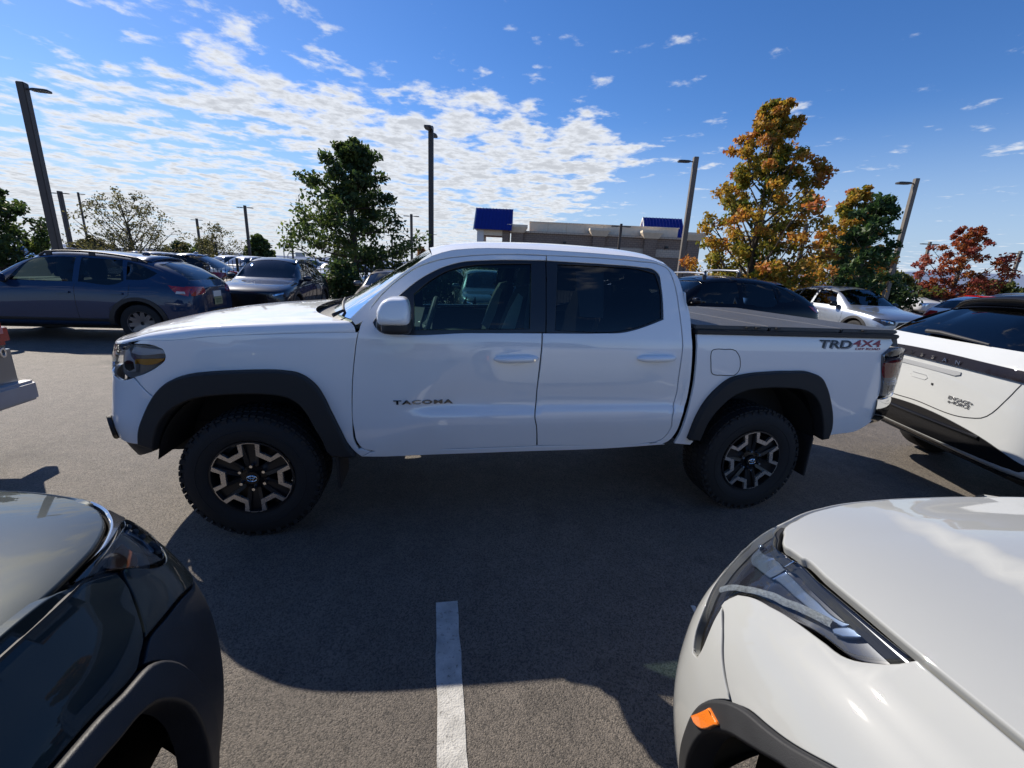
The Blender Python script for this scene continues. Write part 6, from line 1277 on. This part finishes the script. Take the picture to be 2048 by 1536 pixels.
def leaves_obj(name, C, size, col, parent, seed, droop=.3, long_=1.5):
    """many small folded leaves at centres C"""
    g = np.random.default_rng(seed); n = len(C); a = g.normal(size=(n, 3)); a[:, 2] -= droop; a /= np.linalg.norm(a, axis=1, keepdims=True); b = g.normal(size=(n, 3)); b -= a * (a * b).sum(1, keepdims=True); b /= np.linalg.norm(b, axis=1, keepdims=True); k = np.cross(a, b)
    s = size * g.uniform(.65, 1.3, (n, 1)); A = a * s * long_ * .5; B = b * s * .5; K = k * s * .12
    V = np.stack([C - A, C + B * .9 + K, C + A, C - B * .9 + K], 1).reshape(-1, 3); i = np.arange(n) * 4; F = np.concatenate([np.stack([i, i + 1, i + 2], 1), np.stack([i, i + 2, i + 3], 1)])
    me = bpy.data.meshes.new(name); me.vertices.add(len(V)); me.vertices.foreach_set('co', V.astype(np.float32).ravel()); me.loops.add(len(F) * 3); me.loops.foreach_set('vertex_index', F.astype(np.int32).ravel()); me.polygons.add(len(F)); me.polygons.foreach_set('loop_start', np.arange(0, len(F) * 3, 3, dtype=np.int32)); me.update(calc_edges=True)
    at = me.attributes.new('leafcol', 'FLOAT_COLOR', 'POINT'); c4 = np.ones((n, 4)); c4[:, :3] = col; at.data.foreach_set('color', np.repeat(c4, 4, 0).astype(np.float32).ravel())
    me.materials.append(M_LEAF); o = bpy.data.objects.new(name, me); link(o, parent); o['kind'] = 'stuff'; return o
def tree(label, X, Y, H, prof, nb, nl, size, colf, seed, trunk_r=.14, bark=None, z0=1.2, rise=.5, clump=.45, cat='tree', name='tree', lean=(0, 0), group=None, bare=0., sub=4, gap=.0, trunk_top=.92):
    """tapered trunk, limbs reaching into the crown profile, clumps of leaves at the twig ends"""
    g = np.random.default_rng(seed); t = empty(name, (X, Y, 0), 0, label, cat, group); bm = bmesh.new(); zp, rp = zip(*prof)
    top = Vector((lean[0], lean[1], H * trunk_top)); tk = lambda z: Vector((lean[0] * (z / H) ** 1.5 + .05 * math.sin(z * 1.7 + seed), lean[1] * (z / H) ** 1.5 + .05 * math.cos(z * 1.3 + seed), z))
    zs = np.linspace(0, H * trunk_top, 9); tube(bm, [tk(z) for z in zs], [max(.012, trunk_r * (1.25 if z == 0 else 1) * (1 - z / H) ** .8) for z in zs], 9)
    cl = []
    for i in range(nb):
        zt = z0 + (H - z0) * ((i + g.uniform(.1, .9)) / nb) ** .9; az = i * 2.4 + g.uniform(-.4, .4); r = float(np.interp(zt, zp, rp)) * g.uniform(.72, 1.08)
        zb = max(z0 * .75, zt - r * rise - .15); p0 = tk(min(zb, H * trunk_top)); p3 = tk(min(zt, H)) ; p3 = Vector((p3.x + math.cos(az) * r, p3.y + math.sin(az) * r, zt)); mid = p0.lerp(p3, .5) + Vector((0, 0, -.08 * r + .1 * g.normal()))
        br = max(.012, trunk_r * .36 * (1 - zb / H) ** .6); tube(bm, [p0, p0.lerp(mid, .6), mid, mid.lerp(p3, .55), p3], [br, br * .8, br * .6, br * .4, br * .15], 6); cl.append((p3, 1.0, r))
        for s in range(sub):
            u = g.uniform(.3, .95); q = (p0.lerp(mid, u * 2) if u < .5 else mid.lerp(p3, u * 2 - 1)); d = Vector(g.normal(size=3)); d.z = abs(d.z) * .5; d.normalize(); e = q + d * (.18 + .30 * r) * g.uniform(.5, 1.1); tube(bm, [q, q.lerp(e, .5) + Vector((0, 0, .03)), e], [br * .35, br * .22, br * .08], 5); cl.append((e, .8, r))
            if bare:
                for _ in range(3):
                    d2 = (d + Vector(g.normal(size=3)) * .6).normalized(); e2 = e.lerp(q, g.uniform(0, .5)); e3 = e2 + d2 * .3 * r * g.uniform(.3, .8); tube(bm, [e2, e3], [br * .12, br * .05], 4); cl.append((e3, .5, r))
    bm_obj('trunk', bm, bark or M_BARK, t)
    w = np.array([c[1] for c in cl]); w /= w.sum(); ks = g.choice(len(cl), nl, p=w); P = np.array([tuple(c[0]) for c in cl])[ks]; rad = np.array([clump * (.55 + .30 * c[2]) for c in cl])[ks]
    d = g.normal(size=(nl, 3)); d /= np.linalg.norm(d, axis=1, keepdims=True); C = P + d * (rad * g.uniform(0, 1, nl) ** .55)[:, None] * [1, 1, .75]
    ax = np.array([tuple(tk(min(z, H))) for z in np.clip(C[:, 2], 0, H)]); rr = np.linalg.norm((C - ax)[:, :2], axis=1) / np.maximum(.2, np.interp(C[:, 2], zp, rp)); cn = np.random.default_rng(seed + 5).uniform(0, 1, len(cl))[ks]
    leaves_obj('crown', C, size, colf(C, rr, cn, g), t, seed + 1); return t
def mixc_(g, base, var=.25):
    b = np.asarray(base, float); return b * g.uniform(1 - var, 1 + var, (len(b), 1))
def pal(cols_, ts):
    cols_ = np.array(cols_); i = np.clip(ts, 0, .9999) * (len(cols_) - 1); k = i.astype(int); f = (i - k)[:, None]; return cols_[k] * (1 - f) + cols_[np.minimum(k + 1, len(cols_) - 1)] * f
green_dark = lambda C, rr, cn, g: mixc_(g, pal([(.035, .065, .018), (.065, .105, .026), (.16, .20, .04)], np.clip(cn * .8 + g.normal(0, .14, len(C)), 0, 1)))
green_dk2 = lambda C, rr, cn, g: mixc_(g, pal([(.03, .07, .022), (.055, .11, .032), (.09, .15, .04)], np.clip(cn + g.normal(0, .15, len(C)), 0, 1)))
fall = lambda C, rr, cn, g: mixc_(g, pal([(.10, .15, .02), (.25, .24, .03), (.45, .29, .035), (.50, .20, .035), (.42, .11, .05)], np.clip(.02 + .50 * rr + .45 * (cn - .4) + g.normal(0, .10, len(C)), 0, 1)))
red_ = lambda C, rr, cn, g: mixc_(g, pal([(.38, .17, .03), (.38, .11, .03), (.30, .06, .035), (.20, .045, .04)], np.clip(.3 * rr + .6 * cn + g.normal(0, .1, len(C)), 0, 1)))
green_mid = lambda C, rr, cn, g: mixc_(g, pal([(.03, .06, .02), (.055, .095, .025), (.10, .14, .03)], np.clip(cn + g.normal(0, .15, len(C)), 0, 1)))
olive = lambda C, rr, cn, g: mixc_(g, pal([(.07, .075, .03), (.12, .115, .04), (.17, .15, .05)], np.clip(cn + g.normal(0, .15, len(C)), 0, 1)))
tree('dense dark green oak standing behind the fence left of the truck roof', -7.9, 21.5, 6.85, [(1.3, 1.6), (1.9, 2.9), (2.6, 3.15), (3.3, 2.9), (4.2, 2.2), (5.2, 1.7), (6.2, 1.15), (6.9, .35)], 40, 16000, .125, green_dark, 11, .20, z0=1.6, rise=.25, clump=.40, sub=6)
tree('tall orange and yellow maple right of the truck cab', 8.85, 17, 7.75, [(.9, 2.1), (2.0, 2.4), (3.0, 2.1), (4.2, 1.85), (5.4, 1.55), (6.3, 1.15), (7.2, .65), (7.9, .2)], 54, 27000, .10, fall, 5, .17, z0=.9, rise=1.15, clump=.30, sub=6)
tree('smaller orange maple half hidden by the slender green tree', 15.9, 22, 6.1, [(1.3, 2.2), (2.4, 2.0), (3.6, 1.5), (4.8, 1.05), (6.1, .3)], 32, 12000, .115, fall, 8, .13, z0=1.0, rise=1.0, clump=.32, sub=5)
tree('slender young green tree with a thin trunk beside the silver crossover', 10.75, 14, 4.25, [(1.45, .4), (1.9, .72), (2.7, .70), (3.5, .62), (4.3, .25)], 22, 4800, .09, green_dk2, 14, .05, bark=M_BARKP, z0=1.5, rise=.6, clump=.27, sub=4)
tree('rust red maple at the far right', 29.5, 30, 5.7, [(1.2, 2.2), (2.4, 2.5), (3.6, 2.2), (4.7, 1.4), (5.7, .4)], 32, 8500, .13, red_, 17, .14, z0=1.0, rise=.9, clump=.28, sub=5)
tree('wide airy locust tree with thinning leaves behind the blue car', -29.6, 34, 6.0, [(1.4, 3.2), (2.6, 4.2), (3.8, 3.6), (5.0, 2.4), (6.0, .8)], 38, 4800, .11, olive, 23, .17, z0=1.0, rise=1.0, clump=.34, bare=1, trunk_top=.6, sub=4)
tree('smaller airy locust tree right of the wide one', -30.6, 45, 4.6, [(1.2, 2.2), (2.4, 2.6), (3.4, 2.0), (4.6, .6)], 30, 2800, .12, olive, 29, .13, z0=.9, rise=1.0, clump=.34, bare=1, trunk_top=.6)
tree('leafy dark tree cut off by the left edge', -26.0, 22, 4.4, [(.6, 1.6), (1.6, 2.4), (2.6, 2.0), (3.6, 1.3), (4.4, .4)], 32, 9000, .14, green_dark, 31, .15, z0=.8, rise=.5, clump=.36, sub=5)
tree('small dense green evergreen clump right of the bare trees', -34.9, 60, 4.5, [(.3, 2.1), (1.5, 2.0), (3, 1.4), (4.5, .3)], 36, 9000, .22, green_dark, 37, .15, z0=.4, rise=.2, clump=.45)
for k, (X, Y, H, w_, lb) in enumerate(((-41, 58, 3.4, 1.6, 'low dark evergreen below the two bare trees'), (-36.5, 48, 2.7, 2.0, 'dark shrubby tree at the foot of the wide bare tree'), (-44, 46, 2.6, 2.6, 'green and russet bushes left of the wide bare tree'))): tree(lb, X, Y, H, [(.2, w_), (H * .5, w_ * .9), (H, .3)], 24, 5000, .2, (green_dark if k == 0 else olive if k == 2 else red_ if 0 else green_dark), 41 + k, .1, z0=.3, rise=.2, clump=.5)
tree('little orange tree far off beside the oak', -13.1, 60, 4.0, [(.5, .8), (1.8, .9), (4, .2)], 20, 2500, .18, lambda C, rr, cn, g: mixc_(g, pal([(.25, .12, .04), (.32, .16, .06)], cn)), 53, .08, z0=.5, clump=.35)
for k, (X, Y, H, w_, lb) in enumerate(((21.6, 27, 2.9, 2.0, 'bushy green tree behind the tan pole'), (26.2, 31, 2.6, 2.0, 'yellow-green bushy tree left of the rust red maple'), (35.5, 33, 2.3, 2.4, 'low yellow-green tree right of the rust red maple'), (42, 36, 2.1, 2.4, 'low green tree at the far right edge'), (15.0, 27, 2.6, 1.6, 'low golden shrub between the two maples'), (8.6, 33, 2.4, 1.6, 'low green tree seen between the building and the big maple'))): tree(lb, X, Y, H, [(.2, w_ * .9), (H * .5, w_), (H, .35)], 26, 6000, .16, green_mid if k in (0, 3, 5) else (fall if k == 4 else (lambda C, rr, cn, g: mixc_(g, pal([(.08, .10, .02), (.15, .15, .03)], cn)))), 61 + k, .1, z0=.35, rise=.3, clump=.5)
for k, (x, y, H, w_, lb) in enumerate(((-2.6, 15.6, 1.5, .7, 'light green shrub by the iron fence left of the grey sedan'), (3.0, 16.0, 1.9, 1.2, 'dark hedge shrub seen through the truck front window'), (1.0, 15.9, 1.7, 1.1, 'leafy hedge shrub left of the teal-grey car'))): 
    p = tw(x, y); tree(lb, p.x, p.y, H, [(.1, w_ * .8), (H * .5, w_), (H, .3)], 22, 3500, .09, green_mid if k != 1 else green_dark, 81 + k, .03, z0=.2, rise=.2, clump=.45, cat='shrub', name='shrub')
st = empty('tree_stake', (10.85, 13.2, 0), 0, 'pale wooden stake standing right of the slender young tree', 'stake'); bm = bmesh.new(); tube(bm, [(0, 0, 0), (.12, 0, 1.55)], .035, 8); bm_obj('stake', bm, M_BARKP, st)
# distant hills and ridge
P = []
for i in range(61):
    a = R(-75 + 150 * i / 60); d = 2600; z = 18 + 60 * max(0, math.sin((i - 38) / 22 * math.pi)) * (i > 38) + 10 * mnoise.noise(Vector((i * .35, 0, 0))); P.append([(d * math.sin(a), d * math.cos(a), -5), (d * 1.02 * math.sin(a), d * 1.02 * math.cos(a), max(4, z))])
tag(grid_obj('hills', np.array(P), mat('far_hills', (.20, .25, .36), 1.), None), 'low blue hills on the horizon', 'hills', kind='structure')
